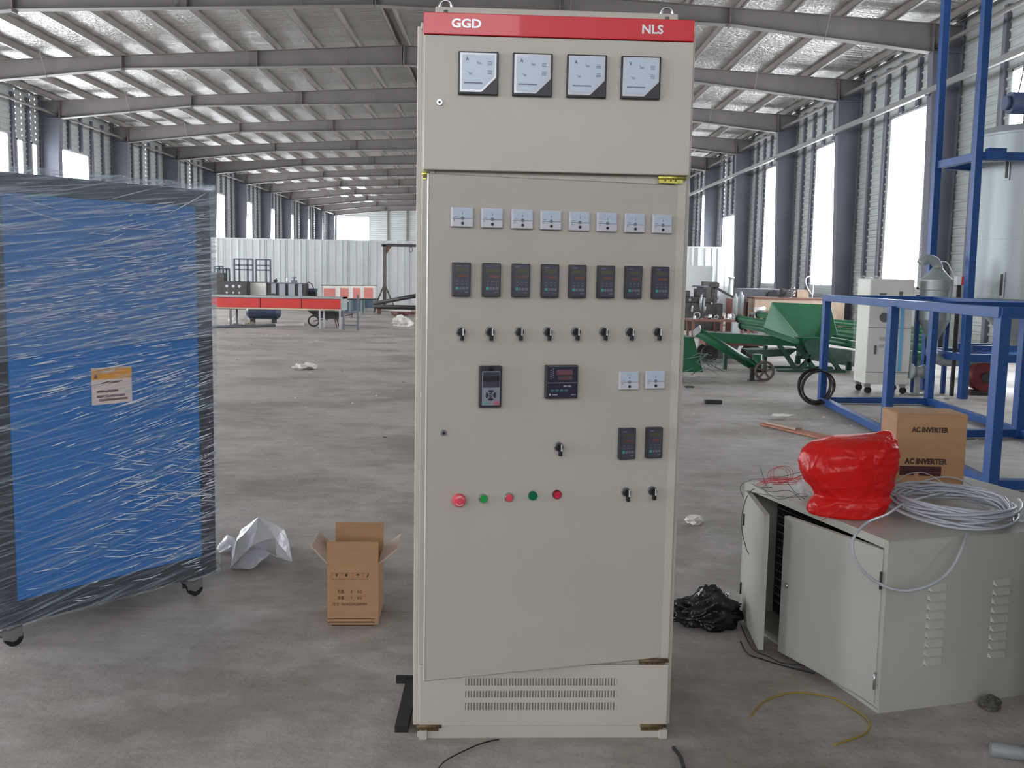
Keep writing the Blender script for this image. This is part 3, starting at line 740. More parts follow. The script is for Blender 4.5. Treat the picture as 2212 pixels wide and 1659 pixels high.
a, b_, c, d, e, f, g_, h, i_, j = (560, 1117, 4.75), (595, 1160, 4.66), (545, 1178, 4.62), (510, 1172, 4.66), (497, 1228, 4.60), (548, 1226, 4.58), (632, 1212, 4.72), (616, 1142, 4.85), (583, 1195, 4.60), (520, 1218, 4.60)
k_ = (522, 1145, 4.8)
s1 = sheet_obj('plastic_sheet', [(a, b_, c), (a, c, d), (a, d, k_), (d, c, e), (b_, h, g_), (c, b_, (572, 1190, 4.7)), (b_, g_, (600, 1200, 4.68)), (e, (545, 1185, 4.72), f), (f, (545, 1185, 4.72), (572, 1190, 4.7)), (f, (572, 1190, 4.7), i_), (i_, (572, 1190, 4.7), (600, 1200, 4.68)), (i_, (600, 1200, 4.68), g_), (a, h, (590, 1150, 5.0)), (b_, a, h), (k_, d, (500, 1190, 4.85)), (h, g_, (625, 1195, 4.98)), (k_, a, (560, 1150, 5.0)), (e, d, (500, 1190, 4.85)), ((545, 1185, 4.72), c, (572, 1190, 4.7))], m_sheet, seed=3)
tag(s1, 'crumpled sheet of milky white plastic on the floor, the larger one beside the cardboard box', 'plastic sheet')
s2 = sheet_obj('plastic_sheet', [((467, 1186, 4.85), (490, 1155, 4.95), (500, 1180, 4.83)), ((490, 1155, 4.95), (507, 1165, 5.0), (500, 1180, 4.83)), ((500, 1180, 4.83), (507, 1165, 5.0), (512, 1190, 4.84)), ((467, 1186, 4.85), (500, 1180, 4.83), (478, 1192, 4.8)), ((500, 1180, 4.83), (512, 1190, 4.84), (478, 1192, 4.8)), ((467, 1186, 4.85), (490, 1155, 4.95), (480, 1165, 5.1)), ((490, 1155, 4.95), (507, 1165, 5.0), (505, 1160, 5.15))], m_sheet, seed=8)
tag(s2, 'small crumpled end of white plastic sheet next to the wrapped blue machine', 'plastic sheet')

def fold_ridge(p, w_=.22):
    d = noise.voronoi(p, distance_metric='DISTANCE', exponent=2.5)[0]
    return max(0., 1 - (d[1] - d[0]) / w_)
# black refuse bag
m_bag = mat('black_bin_liner', srgb(24, 23, 26), .2, bump=.55, bscale=26)
bg_ = bmesh.new(); bmesh.ops.create_icosphere(bg_, subdivisions=5, radius=1)
for v in bg_.verts:
    p = v.co.copy(); x, y, z = p
    h = .5 + .5 * max(0, 1 - abs(x - .25) * 1.3) ; q = Vector((x * .15, y * .10, z * (.055 + .055 * h * max(0, 1 - ((x - .35) / .75) ** 2))))
    rd = 1 - abs(noise.noise(p * 2.1 + Vector((4, 1, 8)))) * .5 + .12 * noise.noise(p * 4.5) - .05 * abs(noise.noise(p * 6))
    q *= 1.12 * rd * (1 + .13 * fold_ridge(p * 1.6, .25)); q.z = max(q.z + .055, .003); v.co = q + Vector((.868, 3.93, 0))
me = bpy.data.meshes.new('bin_bag'); bg_.to_mesh(me); bg_.free(); me.materials.append(m_bag); me.polygons.foreach_set('use_smooth', [True] * len(me.polygons))
bbo = bpy.data.objects.new('bin_bag', me); COL.objects.link(bbo)
tag(bbo, 'slumped black plastic bin bag on the floor behind the open low cabinet', 'plastic bag')

# ---------------------------------------------------------------- low grey cabinet lying on its side wall, doors ajar
m_cab2 = mat('grey_white_cabinet_paint', srgb(172, 171, 161), .45, var=.03, scale=4, bump=.05, bscale=400)
m_dark = mat('dark_interior', srgb(44, 42, 40), .7)
LA = math.atan2(.268, .963)
lc = thing('low_cabinet', 'low grey metal cabinet with two doors ajar and louvred side, cables piled on top', 'cabinet', (1.294, 3.11, 0), LA)
Lx, Ly, Lz = 1.05, .945, .6
b = MB(); b.bx(0, Lx, 0, Ly, Lz - .003, Lz).bx(0, Lx, 0, .003, 0.0, Lz - .003).bx(0, Lx, Ly - .003, Ly, 0, Lz - .003).bx(Lx - .003, Lx, .003, Ly - .003, 0, Lz - .003).bx(.0, Lx, 0.003, Ly - .003, .012, .02)
b.bx(0, .02, .003, .022, 0, Lz - .003).bx(0, .02, Ly - .03, Ly - .003, 0, Lz - .003).bx(0, .02, .022, Ly - .03, Lz - .03, Lz - .003).bx(0, .02, .022, Ly - .03, 0, .028)
b.build('body', m_cab2, lc, bevel=.002)
def door_between(p, q, z0, z1, name, knob=None, hinges=()):
    p, q = Vector((*p, 0)), Vector((*q, 0)); L = (q - p).length; M4 = TR(p) @ RZ(math.atan2(q.y - p.y, q.x - p.x))
    side = -1 if knob == 'l' else 1
    b = MB(); b.bx(0, L, -.001, .001, z0, z1).bx(0, L, min(0, side * .02), max(0, side * .02), z1 - .002, z1).bx(0, L, min(0, side * .02), max(0, side * .02), z0, z0 + .002).bx(L - .002, L, min(0, side * .02), max(0, side * .02), z0, z1).bx(0, .002, min(0, side * .02), max(0, side * .02), z0, z1)
    o = b.build('door', m_cab2, lc, bevel=.0008, M4=M4)
    return o, L
dr, L = door_between((-.003, .02), (-.076, .506), .03, .565, 'door', 'l')
b = MB(); b.cyl((L - .03, .0, .30), (L - .03, .008, .30), .011, .009, n=18); b.build('lock', m_zinc, dr)
for z in (.11, .46):
    b = MB(); b.cyl((-.0, .004, z - .03), (-.0, .004, z + .03), .004, n=10); b.build('hinge', m_dark if z > .4 else m_zinc, dr)
dl, L = door_between((-.003, .925), (-.146, .534), .03, .565, 'door')
for z in (.14, .44):
    b = MB(); b.cyl((.0, -.004, z - .025), (0, -.004, z + .025), .004, n=10); b.build('hinge', m_dark, dl)
b = MB(); b.bx(.42, .424, .25, .93, .05, .56); b.build('back_plate', m_dark, lc)
b = MB(); b.m = 0; b.bx(.15, .18, .62, .92, .03, .56); b.m = 1
for k in range(14): b.bx(.143, .15, .66, .90, .08 + k * .034, .0835 + k * .034)
b.build('slotted_rack', [m_dark, m_zinc], lc)
for lx, n in ((.205, 9), (.472, 9)):
    for k in range(n):
        z = .418 - k * .0325
        b = MB(); s = .035
        # pressed louvre: a small hood, open at the bottom
        P = [(lx - s, 0, z), (lx + s, 0, z), (lx + s, 0, z + .019), (lx - s, 0, z + .019), (lx - s + .006, -.013, z - .001), (lx + s - .006, -.013, z - .001)]
        b.face(P[3], P[2], P[5], P[4], smooth=True); b.face(P[0], P[3], P[4]); b.face(P[1], P[5], P[2]); b.m = 1; b.bx(lx - s + .002, lx + s - .002, -.0012, -.0004, z - .0035, z + .004)
        b.build('louvre', [m_cab2, m_dark], lc)

# carton standing on it
ac = thing('cardboard_box', 'brown carton printed AC INVERTER standing on top of the low grey cabinet', 'cardboard box', (1.615, 3.875, .6), R(-3.0))
bw, bd, bh = .283, .185, .325
MB().bx(0, bw, 0, bd, 0, bh).build('carton', m_card, ac, bevel=.002)
MB().bx(.004, bw - .004, -.0005, bd * .5, bh, bh + .002).bx(.004, bw - .004, bd * .5 + .002, bd, bh, bh + .002).build('lid_flaps', m_card, ac)
lettering('AC INVERTER', .0275, m_cardink, ac, TR((.135, -.0008, bh - .066)), sx=.86, bold=.0012)
lettering('AC INVERTER', .031, m_cardink, ac, TR((.125, -.0008, bh - .197)), sx=.88, bold=.0014)
b = MB(); b.bx(.022, .19, -.001, 0, bh - .242, bh - .216).bx(.022, .08, -.001, 0, bh - .256, bh - .238).bx(.10, .19, -.001, 0, bh - .256, bh - .243)
b.build('print_block', mat('dark_red_print', srgb(70, 34, 38), .8), ac)

# red plastic bag, round a box
m_redbag = mat('thin_red_plastic', srgb(250, 40, 36), .3, bump=.75, bscale=13, alpha=.82, spec=.6)
def translucent(m, k):
    nt = m.node_tree; o = nt.nodes['Material Output']; P = nt.nodes['Principled BSDF']; t = nt.nodes.new('ShaderNodeBsdfTranslucent'); t.inputs[0].default_value = P.inputs['Base Color'].default_value
    x = nt.nodes.new('ShaderNodeMixShader'); x.inputs[0].default_value = k; nt.links.new(P.outputs[0], x.inputs[1]); nt.links.new(t.outputs[0], x.inputs[2]); nt.links.new(x.outputs[0], o.inputs['Surface'])
translucent(m_redbag, .4)
rows = [(930, 1908, 1922), (936, 1890, 1928), (946, 1800, 1931), (958, 1752, 1933), (975, 1733, 1934), (995, 1727, 1933), (1018, 1728, 1928), (1040, 1738, 1925), (1058, 1757, 1920), (1068, 1762, 1917), (1082, 1747, 1912), (1100, 1741, 1900), (1116, 1745, 1892), (1128, 1760, 1880), (1134, 1790, 1860)]
b = MB(); n = 110; prev = None; Yc = 3.5; fine = []
for a_, c_ in zip(rows, rows[1:]):
    for k in range(5): t = k / 5; fine.append(tuple(a_[q] + (c_[q] - a_[q]) * t for q in range(3)))
fine.append(rows[-1])
for ri, (py, xl, xr) in enumerate(fine):
    A_, B_ = spot(xl, py, y=Yc), spot(xr, py, y=Yc); c0 = (A_ + B_) / 2; hx = (B_.x - A_.x) / 2; hy = min(hx * .75, .13)
    zz = max(c0.z, .603); ring = []
    for q in range(n):
        a = 2 * math.pi * q / n; ca, sa = math.cos(a), math.sin(a); p = Vector((ca * 1.3, sa * 1.3, zz * 9))
        cr = 1 + .10 * noise.noise(p * .9 + Vector((3, 1, 0))) + .055 * fold_ridge(p * 1.15, .25) - .05 * abs(noise.noise(p * 2.2)) + (.05 * fold_ridge(Vector((ca * 2, sa * 2, zz * 34)), .3) if ca > .35 else 0)
        if abs(ca) > .9: cr = 1 + (cr - 1) * .5
        ring.append((c0.x + hx * ca * cr, Yc + hy * sa * cr - (.02 if py > 1070 else 0), zz))
    i = b._v(ring)
    if prev is not None:
        for q in range(n): l = (q + 1) % n; b._f((prev + q, prev + l, i + l, i + q), True)
    else: b._f([i + q for q in range(n)])
    prev = i
b._f([prev + q for q in range(n)])
rbg = thing('red_plastic_bag', 'bulging thin red plastic bag on top of the low grey cabinet', 'plastic bag', (0, 0, 0))
bo = b.build('bag', m_redbag, rbg)
b = MB(); b.T = TR((1.335, 3.50, .63)) @ RZ(R(12)) @ Matrix.Rotation(R(8), 4, 'Y'); b.bx(-.075, .075, -.05, .05, .06, .25); b.build('box_inside', mat('grey_box_inside', srgb(120, 92, 92), .7), rbg)
def crease(pts, r=.0016): 
    b = MB(); b.tube([spot(x, y, y=Y) for x, y, Y in pts], r, n=5); return b
b = MB()
for pts in ([(1775, 1125, 3.375), (1810, 1102, 3.355), (1850, 1075, 3.36), (1885, 1050, 3.375)], [(1760, 1052, 3.385), (1800, 1055, 3.365), (1850, 1052, 3.36), (1900, 1045, 3.4)], [(1786, 975, 3.39), (1788, 1010, 3.36), (1790, 1048, 3.36)], [(1895, 945, 3.42), (1908, 975, 3.41), (1900, 1010, 3.39), (1885, 1045, 3.37)]): b.tube([spot(x, y, y=Y) for x, y, Y in pts], .0013, n=5)
b.build('creases', m_redbag, rbg)
rbg.location = (0, 0, 0)

# big coil of grey cable
m_cable = mat('grey_cable_sheath', srgb(172, 174, 184), .35)
rnd = random.Random(5); b = MB()
def smooth(pts, k=4):
    pts = [Vector(p) for p in pts]; out = []
    for i in range(len(pts) - 1):
        p0, p1, p2, p3 = pts[max(i - 1, 0)], pts[i], pts[i + 1], pts[min(i + 2, len(pts) - 1)]
        for j in range(k):
            t = j / k; out.append(.5 * ((2 * p1) + (-p0 + p2) * t + (2 * p0 - 5 * p1 + 4 * p2 - p3) * t * t + (-p0 + 3 * p1 - 3 * p2 + p3) * t ** 3))
    out.append(pts[-1]); return out
cen = Vector((1.665, 3.47, .6)); rc = .0053; pts = []
N = 15
for k in range(N * 30):
    t = k / 30; a = 2 * math.pi * t
    lay = int(t); rr = random.Random(lay * 7 + 1); r2 = random.Random(lay * 7 + 8); f_ = t - lay
    def lerp(p, q): return p + (q - p) * f_
    rx = lerp(rr.uniform(.17, .228), r2.uniform(.17, .228)); ry = rx * 1.18
    dx = lerp(rr.uniform(-.02, .02), r2.uniform(-.02, .02)); z = .608 + .0032 * t + lerp(rr.uniform(0, .012), r2.uniform(0, .012))
    pts.append((cen.x + dx + rx * math.cos(a), cen.y + ry * math.sin(a), z + .012 * (1 + math.sin(a * 2 + lay))))
b.tube(pts, rc, n=6)
hang = [spot(2060, 1060, y=3.7), spot(1960, 1085, y=3.45), spot(1915, 1112, y=3.26), spot(1872, 1130, y=3.07), spot(1843, 1165, y=3.02), spot(1848, 1210, y=3.0), spot(1885, 1252, y=3.0), spot(1945, 1276, y=3.0), spot(2005, 1266, y=3.02), spot(2050, 1235, y=3.06), spot(2078, 1185, y=3.1), spot(2090, 1150, y=3.2)]
b.tube(smooth(hang), rc, n=6)
b.tube(smooth([spot(1930, 1060, y=3.75), spot(1975, 1045, y=3.8), spot(2040, 1030, y=3.82), spot(2095, 1045, y=3.8), spot(2130, 1080, y=3.72), spot(2142, 1105, y=3.6)]), .0036, n=6)
b.tube(smooth([spot(1925, 1048, y=3.72), spot(1960, 1025, y=3.8), spot(1998, 1022, y=3.82), spot(2040, 1045, y=3.75), spot(2068, 1068, y=3.7)]), .002, n=6)
b.tube(smooth([spot(1920, 1044, y=3.6), spot(2000, 1062, y=3.66), spot(2080, 1080, y=3.66), spot(2150, 1105, y=3.55), spot(2178, 1130, y=3.4)]), .0036, n=6)
cc = b.build('cable_coil', m_cable); tag(cc, 'loosely coiled grey cable on the low cabinet, one loop hanging over its corner', 'cable')

# loose wires at the far end of the cabinet top
m_rw = mat('red_wire', srgb(196, 60, 70), .4); m_kw = mat('black_wire', srgb(34, 34, 38), .4)
b = MB(); rnd = random.Random(3)
for k in range(12):
    s0 = (rnd.uniform(1628, 1650), rnd.uniform(1038, 1052)); e0 = (rnd.uniform(1725, 1738), rnd.uniform(1024, 1042)); bow = rnd.uniform(-22, 6)
    y_ = rnd.uniform(3.86, 3.96)
    b.tube(smooth([spot(s0[0], s0[1], y=y_ + .06), spot((s0[0] + e0[0]) / 2 - 15, (s0[1] + e0[1]) / 2 + bow * .6, y=y_), spot((s0[0] + e0[0]) / 2 + 20, (s0[1] + e0[1]) / 2 + bow * .3, y=y_ - .04), spot(e0[0], e0[1], y=y_ - .12)]), .0012, n=5)
for k in range(3): b.tube([spot(1680 + 6 * k + 22 * math.cos(t / 18 * 6.28), 1028 - 2 * k + 18 * math.sin(t / 18 * 6.28), y=3.88 + .02 * math.sin(t)) for t in range(18)], .0011, n=5, closed=True)
tag(b.build('wire_bundle', m_rw), 'bundle of thin red wires on the far end of the low cabinet', 'wire')
b = MB()
for pts in ([(1605, 1075), (1600, 1050), (1625, 1036), (1680, 1032), (1735, 1018)], [(1608, 1060), (1650, 1068), (1700, 1074), (1745, 1072)], [(1625, 1045), (1660, 1062), (1705, 1060), (1730, 1080)], [(1700, 1040), (1716, 1062), (1738, 1078)], [(1643, 1012), (1650, 1035), (1656, 1050)], [(1640, 1050), (1680, 1078), (1728, 1066)]):
    b.tube(smooth([spot(x, y, y=3.98 - .0035 * (x - 1600)) for x, y in pts]), .0013, n=5)
b.tube(smooth([spot(1668, 1052, y=3.86), spot(1625, 1058, y=3.95), spot(1606, 1095, y=3.93), spot(1602, 1140, y=3.9), spot(1612, 1185, y=3.88), spot(1619, 1205, y=3.86), spot(1614, 1260, y=3.88), spot(1608, 1335, y=3.9)]), .0018, n=5)
tag(b.build('wire_tangle', m_kw), 'tangle of thin black wires trailing down the far door of the low cabinet', 'wire')
m_clr = clear_film('crumpled_clear_film', .42, (.82, .84, .86), .8, 30)
b = MB(); b.blob((1.235, 3.78, .635), .05, 4, .5, 3, 3, (.9, .8, .75), True, .602); tag(b.build('clear_bag', m_clr), 'small crumpled clear plastic bag among the loose wires', 'plastic bag')
b = MB(); b.blob((1.90, 3.46, .612), .09, 6, .5, 3, 3, (1.2, .8, .22), True, .602); tag(b.build('clear_bag', m_clr), 'flat clear plastic scrap on the cabinet top at the right edge of the photo', 'plastic bag')

# ---------------------------------------------------------------- small things on the floor
m_yel = mat('yellow_cord', srgb(150, 128, 40), .6)
b = MB(); b.tube(smooth([spot(x, y, z=.005) for x, y in ((1622, 1548), (1645, 1520), (1690, 1500), (1740, 1497), (1800, 1508), (1850, 1535), (1878, 1560), (1868, 1585), (1800, 1610))], 6), .003, n=6)
tag(b.build('cord', m_yel), 'thin yellow cord curving over the floor before the low cabinet', 'cord')
b = MB(); b.tube(smooth([spot(x, y, z=.005) for x, y in ((1078, 1597), (1040, 1606), (990, 1628), (960, 1645), (945, 1662))], 6), .0022, n=6)
tag(b.build('floor_cable', m_kw), 'dark cable on the floor in front of the tall cabinet', 'cable')
b = MB(); b.tube(smooth([spot(x, y, z=.004) for x, y in ((1600, 1385), (1615, 1412), (1650, 1425), (1700, 1440), (1760, 1455))], 6), .0025, n=6); b.tube(smooth([spot(x, y, z=.004) for x, y in ((1598, 1345), (1625, 1400), (1660, 1418), (1690, 1432), (1740, 1438))], 6), .002, n=6)
tag(b.build('floor_wire', m_kw), 'thin black wires lying under the open doors of the low cabinet', 'wire')
b = MB(); b.bx(-.008, .034, 0, .37, 0, .022).bx(-.045, .034, .37, .385, 0, .026)
st = b.build('channel_strip', mat('black_steel_strip', srgb(30, 28, 28), .6)); st.location = (-.315, 2.93, 0); tag(st, 'black flat steel strip on the floor along the side of the tall cabinet', 'steel strip')
b = MB(); b.cyl((0, 0, 0), (.16, -.05, 0), .022, n=16); b.m = 1; b.cyl((.16, -.05, 0), (.3, -.095, 0), .012, n=12)
o = b.build('plastic_pipe_end', [mat('pale_grey_tube', srgb(122, 126, 128), .5), m_kw]); o.location = (1.535, 2.83, .022); tag(o, 'pale grey tube end on the floor in the bottom right corner', 'tube')
b = MB(); b.tube(smooth([spot(x, y, z=.006) for x, y in ((1455, 1615), (1470, 1635), (1478, 1665))], 4), .006, n=6); tag(b.build('hose_end', m_kw), 'short dark hose end on the floor right of the tall cabinet', 'hose')

cr = thing('shade_crate', 'added dark olive crate out of view, shading the right end of the low cabinet', 'crate', (1.98, 2.2, 0), R(14))  # added outside the view to cast shade on the low cabinet
MB().bx(0, .7, 0, .8, .0, 1.02).build('crate_body', mat('dark_olive_paint', srgb(58, 58, 44), .7, var=.1), cr, bevel=.01)
for z in (.1, .3, .5, .7, .9): MB().bx(-.012, 0, .02, .78, z - .03, z + .03).build('slat', MATS['dark_olive_paint'], cr)
b = MB(); b.blob((0, 0, .02), .03, 5, .4, 2.5, 3, (1.2, 1, .9), True, .002); o = b.build('concrete_lump', mat('lump_grey', srgb(84, 80, 70), .8, var=.1)); o.location = (1.70, 3.16, 0); tag(o, 'small grey lump on the floor against the louvred side of the low cabinet', 'lump')
# ---------------------------------------------------------------- blue steel frame and the machines by the right wall
m_bl = mat('blue_frame_paint', srgb(27, 68, 126), .4, var=.06, scale=3)
m_gr = mat('machine_green_paint', srgb(26, 96, 62), .4, var=.18, scale=3)
m_grd = mat('worn_dark_green', srgb(34, 72, 56), .55, var=.3, scale=6)
m_steelbr = mat('brushed_steel', srgb(152, 159, 158), .45, metal=.35, var=.06, scale=3, stretch=(1, 1, .2))
m_cream = mat('cream_cabinet_paint', srgb(206, 206, 196), .45, var=.03)
m_iron = mat('dark_iron', srgb(58, 54, 54), .5, metal=.3, var=.3, scale=8)
m_rustb = mat('rusty_brown_steel', srgb(110, 72, 62), .7, var=.3, scale=8)
m_brown = mat('dark_brown_iron', srgb(92, 78, 74), .6, var=.2, scale=10)
m_tan = mat('tan_board', srgb(160, 140, 122), .8, var=.12, scale=5)
m_whitep = mat('off_white_board', srgb(222, 216, 210), .6)
m_redp = mat('red_machine_paint', srgb(196, 44, 38), .45, var=.08, scale=4)

FT = 1.29
A_, B_, C_, D_ = Vector((3.82, 11.38, 0)), Vector((3.47, 6.67, 0)), Vector((5.12, 11.42, 0)), Vector((4.82, 6.72, 0))
bf = thing('open_table', 'blue painted steel table frame without a top, standing behind the low cabinet', 'steel frame')
Z = lambda v, z: Vector((v.x, v.y, z))
mid = lambda p, q, t: p + (q - p) * t
legs = [A_, Vector((3.58, 8.83, 0)), B_, C_, Vector((4.93, 9.05, 0)), D_]
for p in legs:
    b = MB(); b.beam(Z(p, 0.002), Z(p, FT - .05), .10, .075, up=(1, 0, 0)); l = b.build('leg', m_bl, bf, bevel=.004)
    MB().bx(p.x - .06, p.x + .06, p.y - .05, p.y + .05, .0, .012).build('foot_plate', m_bl, l)
for p, q in ((A_, B_), (C_, D_), (A_, C_), (B_, D_)):
    e = (q - p).normalized() * .03
    MB().beam(Z(p - e, FT - .03), Z(q + e, FT - .03), .09, .075).build('top_rail', m_bl, bf, bevel=.003)
for p, q in ((A_, B_), (C_, D_), (A_, C_), (B_, D_), (legs[1], legs[4])):
    e = (q - p).normalized() * .04
    MB().beam(Z(p + e, .05), Z(q - e, .05), .08, .07).build('bottom_rail', m_bl, bf, bevel=.003)
MB().beam(Z(legs[1], FT - .03) + Vector((.05, 0, 0)), Z(legs[4], FT - .03), .06, .06).build('cross_rail', m_bl, bf, bevel=.003)
bl = MB(); bl.cyl((legs[1].x - .02, legs[1].y - .05, .1), (legs[1].x - .02, legs[1].y - .06, .1), .012, n=8); bl.build('bolt', m_zinc, bf)

# hoops of black hose round the far leg
ho = MB()
for k in range(5):
    r = .205 - .006 * k; cx, cy = 3.655 + .012 * k, 11.12 + .05 * (k % 3)
    ho.tube([(cx + (r) * math.cos(t / 36 * 6.2832) - .04 * k * 0, cy + .05 * math.sin(t / 36 * 6.2832 + k), .232 + r * math.sin(t / 36 * 6.2832)) for t in range(36)], .011, n=6, closed=True)
hc = ho.build('hose_coil', m_tyre); tag(hc, 'coil of black hose leaning on the far left leg of the blue frame', 'hose')

# tall blue tower round the silo
tw = thing('steel_tower', 'tall blue steel tower of posts and beams around the silver silo', 'steel tower')
P1, P2, P3, P4 = Vector((5.81, 13.12, 0)), Vector((5.87, 12.13, 0)), Vector((8.1, 13.9, 0)), Vector((8.1, 12.05, 0))
for p in (P1, P2, P3, P4): MB().beam(Z(p, 0), Z(p + Vector((-.06, 0, 0)), 6.6), .11, .09, up=(1, 0, 0)).build('post', m_bl, tw, bevel=.004)
for z in (.52, 3.03):
    for p, q in ((P1, P2), (P2, P4), (P4, P3), (P3, P1)):
        MB().beam(Z(p, z), Z(q, z), .09, .1).build('beam', m_bl, tw, bevel=.003)
MB().bx(5.93, 6.15, 12.02, 12.12, 2.98, 3.12).build('bracket', m_bl, tw)
# silo
sl = thing('silo', 'large silver metal silo with conical bottom inside the tall blue tower', 'silo', (7.02, 13.0, 0))
b = MB(); prof = [(.1, .62), (.14, .66), (.70, 1.28), (.70, 3.42), (.66, 3.5), (.2, 3.56), (.0, 3.57)]; b.lathe(prof, 48); b.build('vessel', m_steelbr, sl)
for z in (1.28, 2.05, 3.0, 3.4):
    b = MB(); b.lathe([(.70, z - .012), (.712, z - .01), (.712, z + .01), (.70, z + .012)], 48, caps=False); b.build('seam_band', m_steelbr, sl)
for px, py, h in ((2153, 360, .3), (2148, 615, .34)):
    p = spot(px, py, y=12.4) - sl.location; d = Vector((p.x, p.y, 0)).normalized(); c = Vector((d.x * .705, d.y * .705, p.z)); n_ = d
    t_ = Vector((-d.y, d.x, 0)); b = MB(); b.beam(c - Vector((0, 0, h / 2)), c + Vector((0, 0, h / 2)), .07, .03, up=d); b.m = 1; b.beam(c + n_ * .012 - Vector((0, 0, h / 2 - .03)), c + n_ * .012 + Vector((0, 0, h / 2 - .03)), .03, .02, up=d)
    b.build('sight_glass', [m_steelbr, m_iron], sl)
b = MB(); b.beam((-.75, -.2, .6), (.75, -.2, .6), .08, .08); b.beam((-.75, .2, .6), (.75, .2, .6), .08, .08); b.build('cradle', m_bl, sl)
gm = thing('gear_motor', 'dark blue gear motor with hoses on top of the silo', 'motor', (6.92, 12.95, 3.57))
b = MB(); b.cyl((-.36, -.1, .24), (.2, -.1, .24), .14, n=20); b.cyl((-.42, -.1, .24), (-.36, -.1, .24), .09, n=16); b.build('housing', mat('slate_motor_paint', srgb(64, 82, 106), .5), gm)
b = MB(); b.bx(-.1, .1, -.16, .02, 0, .14); b.build('base', m_iron, gm)
b = MB()
for k in range(4): b.tube(smooth([(-.25 + .09 * k, -.1, .36), (-.2 + .08 * k, -.1, .7), (-.12 + .03 * k, -.05, 1.3), (-.08 + .02 * k, 0, 2.3)]), .009, n=5)
b.build('hoses', m_iron, gm)
# cyclone separator next to it
cy = thing('cyclone', 'small grey metal cyclone with a curved pipe beside the silo', 'cyclone', (5.66, 12.62, 0))
b = MB(); b.lathe([(.07, .72), (.2, .98), (.2, 1.36), (.205, 1.37), (.205, 1.50), (.12, 1.58), (.06, 1.66)], 32); b.build('vessel', m_steelbr, cy)
b = MB(); b.tube(smooth([(0, 0, 1.62), (.0, 0, 1.68), (-.06, 0, 1.75), (-.16, 0, 1.76), (-.22, 0, 1.70)]), .062, n=16); b.build('upper_elbow', m_steelbr, cy)
b = MB(); b.tube(smooth([(0, 0, .80), (0, 0, .66), (.01, 0, .54), (.09, 0, .46), (.2, 0, .44), (.40, 0, .44)]), .07, n=16); b.build('lower_elbow', m_steelbr, cy)
for sx in (-1, 1): MB().beam((sx * .2, .05, 0), (sx * .2, .05, 1.3), .05, .05).build('leg', m_bl, cy)
b = MB(); b.tube(smooth([(.02, -.06, 1.74), (.1, -.06, 1.72), (.18, -.06, 1.6), (.27, -.06, 1.55)]), .008, n=6); b.build('cable', m_white, cy)
sbx = thing('switch_box', 'small red and white switch box beside the curved pipe of the cyclone', 'switch box', spot(2072, 614, y=12.4))
MB().bx(-.055, .01, -.04, .04, -.01, .1).build('cover', m_white, sbx, bevel=.004); MB().bx(.01, .055, -.04, .04, -.01, .1).build('box', m_redp, sbx, bevel=.004)
MB().bx(-.02, .02, -.02, .02, -sbx.location.z, -.01).build('post', m_iron, sbx)

# red blower on the floor under the silo, small flange, green part
bw_ = thing('blower', 'dark red blower on the floor under the silo', 'blower', (6.35, 12.6, 0))
b = MB(); b.cyl((0, -.1, .24), (0, .1, .24), .19, n=24); b.build('scroll', mat('dark_red_paint', srgb(104, 28, 30), .5), bw_)
MB().bx(-.2, .2, -.12, .12, 0, .06).build('base', m_iron, bw_); MB().cyl((0, .1, .24), (0, .35, .24), .09, n=16).build('motor', m_iron, bw_)
MB().cyl((0, -.1, .24), (0, -.13, .24), .07, n=16).build('inlet', m_iron, bw_)
fn = MB(); fn.cyl((0, 0, 0), (.14, 0, .0), .055, .085, n=20); fn.cyl((-.03, 0, 0), (0, 0, 0), .1, .1, n=20); fn.cyl((.14, 0, 0), (.15, 0, 0), .095, n=20)
fn.bx(.04, .1, -.03, .03, -.28, -.06); fn.bx(-.03, .16, -.08, .08, -.30, -.28)
f0 = fn.build('pipe_flange', m_steelbr); f0.location = (5.36, 12.48, .305); tag(f0, 'small silver pipe flange on a foot, right of the plastic wrapped cream cabinet', 'pipe flange')
b = MB(); b.prism([(0, 0), (.5, 0), (.42, .5), (.1, .55)], -.25, .25)
g0 = b.build('green_hopper', m_gr); g0.location = (7.1, 14.6, .0); tag(g0, 'small green hopper behind the silo and the blue frame', 'hopper')

# cream cabinet on castors under plastic
wc = thing('cream_cabinet', 'cream coloured machine cabinet on castors under clear plastic, behind the blue frame', 'cabinet', (4.75, 12.49, 0), R(-.5))
w_, d_ = .56, .43
MB().bx(0, w_, 0, d_, .13, 1.42).build('body', m_cream, wc, bevel=.008)
MB().bx(-.012, w_ + .012, -.012, d_ + .012, 1.22, 1.50).build('top_hood', m_cream, wc, bevel=.02, seg=3)
for z in (.285, .865): MB().bx(.0, w_, -.002, .0, z - .004, z + .004).build('panel_gap', m_iron, wc)
MB().bx(.0, w_, -.006, 0, .293, .858).build('door', m_cream, wc, bevel=.002)
b = MB(); b.bx(.09, .12, -.02, -.006, .52, .64); b.build('handle', m_black, wc, bevel=.006)
b = MB(); b.T = TR((.2, -.004, 1.0)) @ Matrix.Rotation(R(90), 4, 'X'); b.lathe([(.03, 0), (.062, 0), (.062, .012), (.03, .014)], 24); b.build('dial_ring', m_iron, wc)
MB().bx(.41, .455, -.012, -.007, .30, 1.2).build('blue_stripe', mat('light_blue_tape', srgb(64, 168, 214), .4), wc)
b = MB(); b.bx(.15, .24, -.0075, -.006, .70, .75).bx(.15, .22, -.0075, -.006, .61, .65); b.build('stickers', mat('beige_sticker', srgb(168, 160, 158), .5), wc)
b = MB(); b.bx(.12, .21, -.014, -.011, 1.285, 1.315).bx(.37, .42, -.014, -.011, 1.26, 1.34); b.build('nameplate', m_iron, wc)
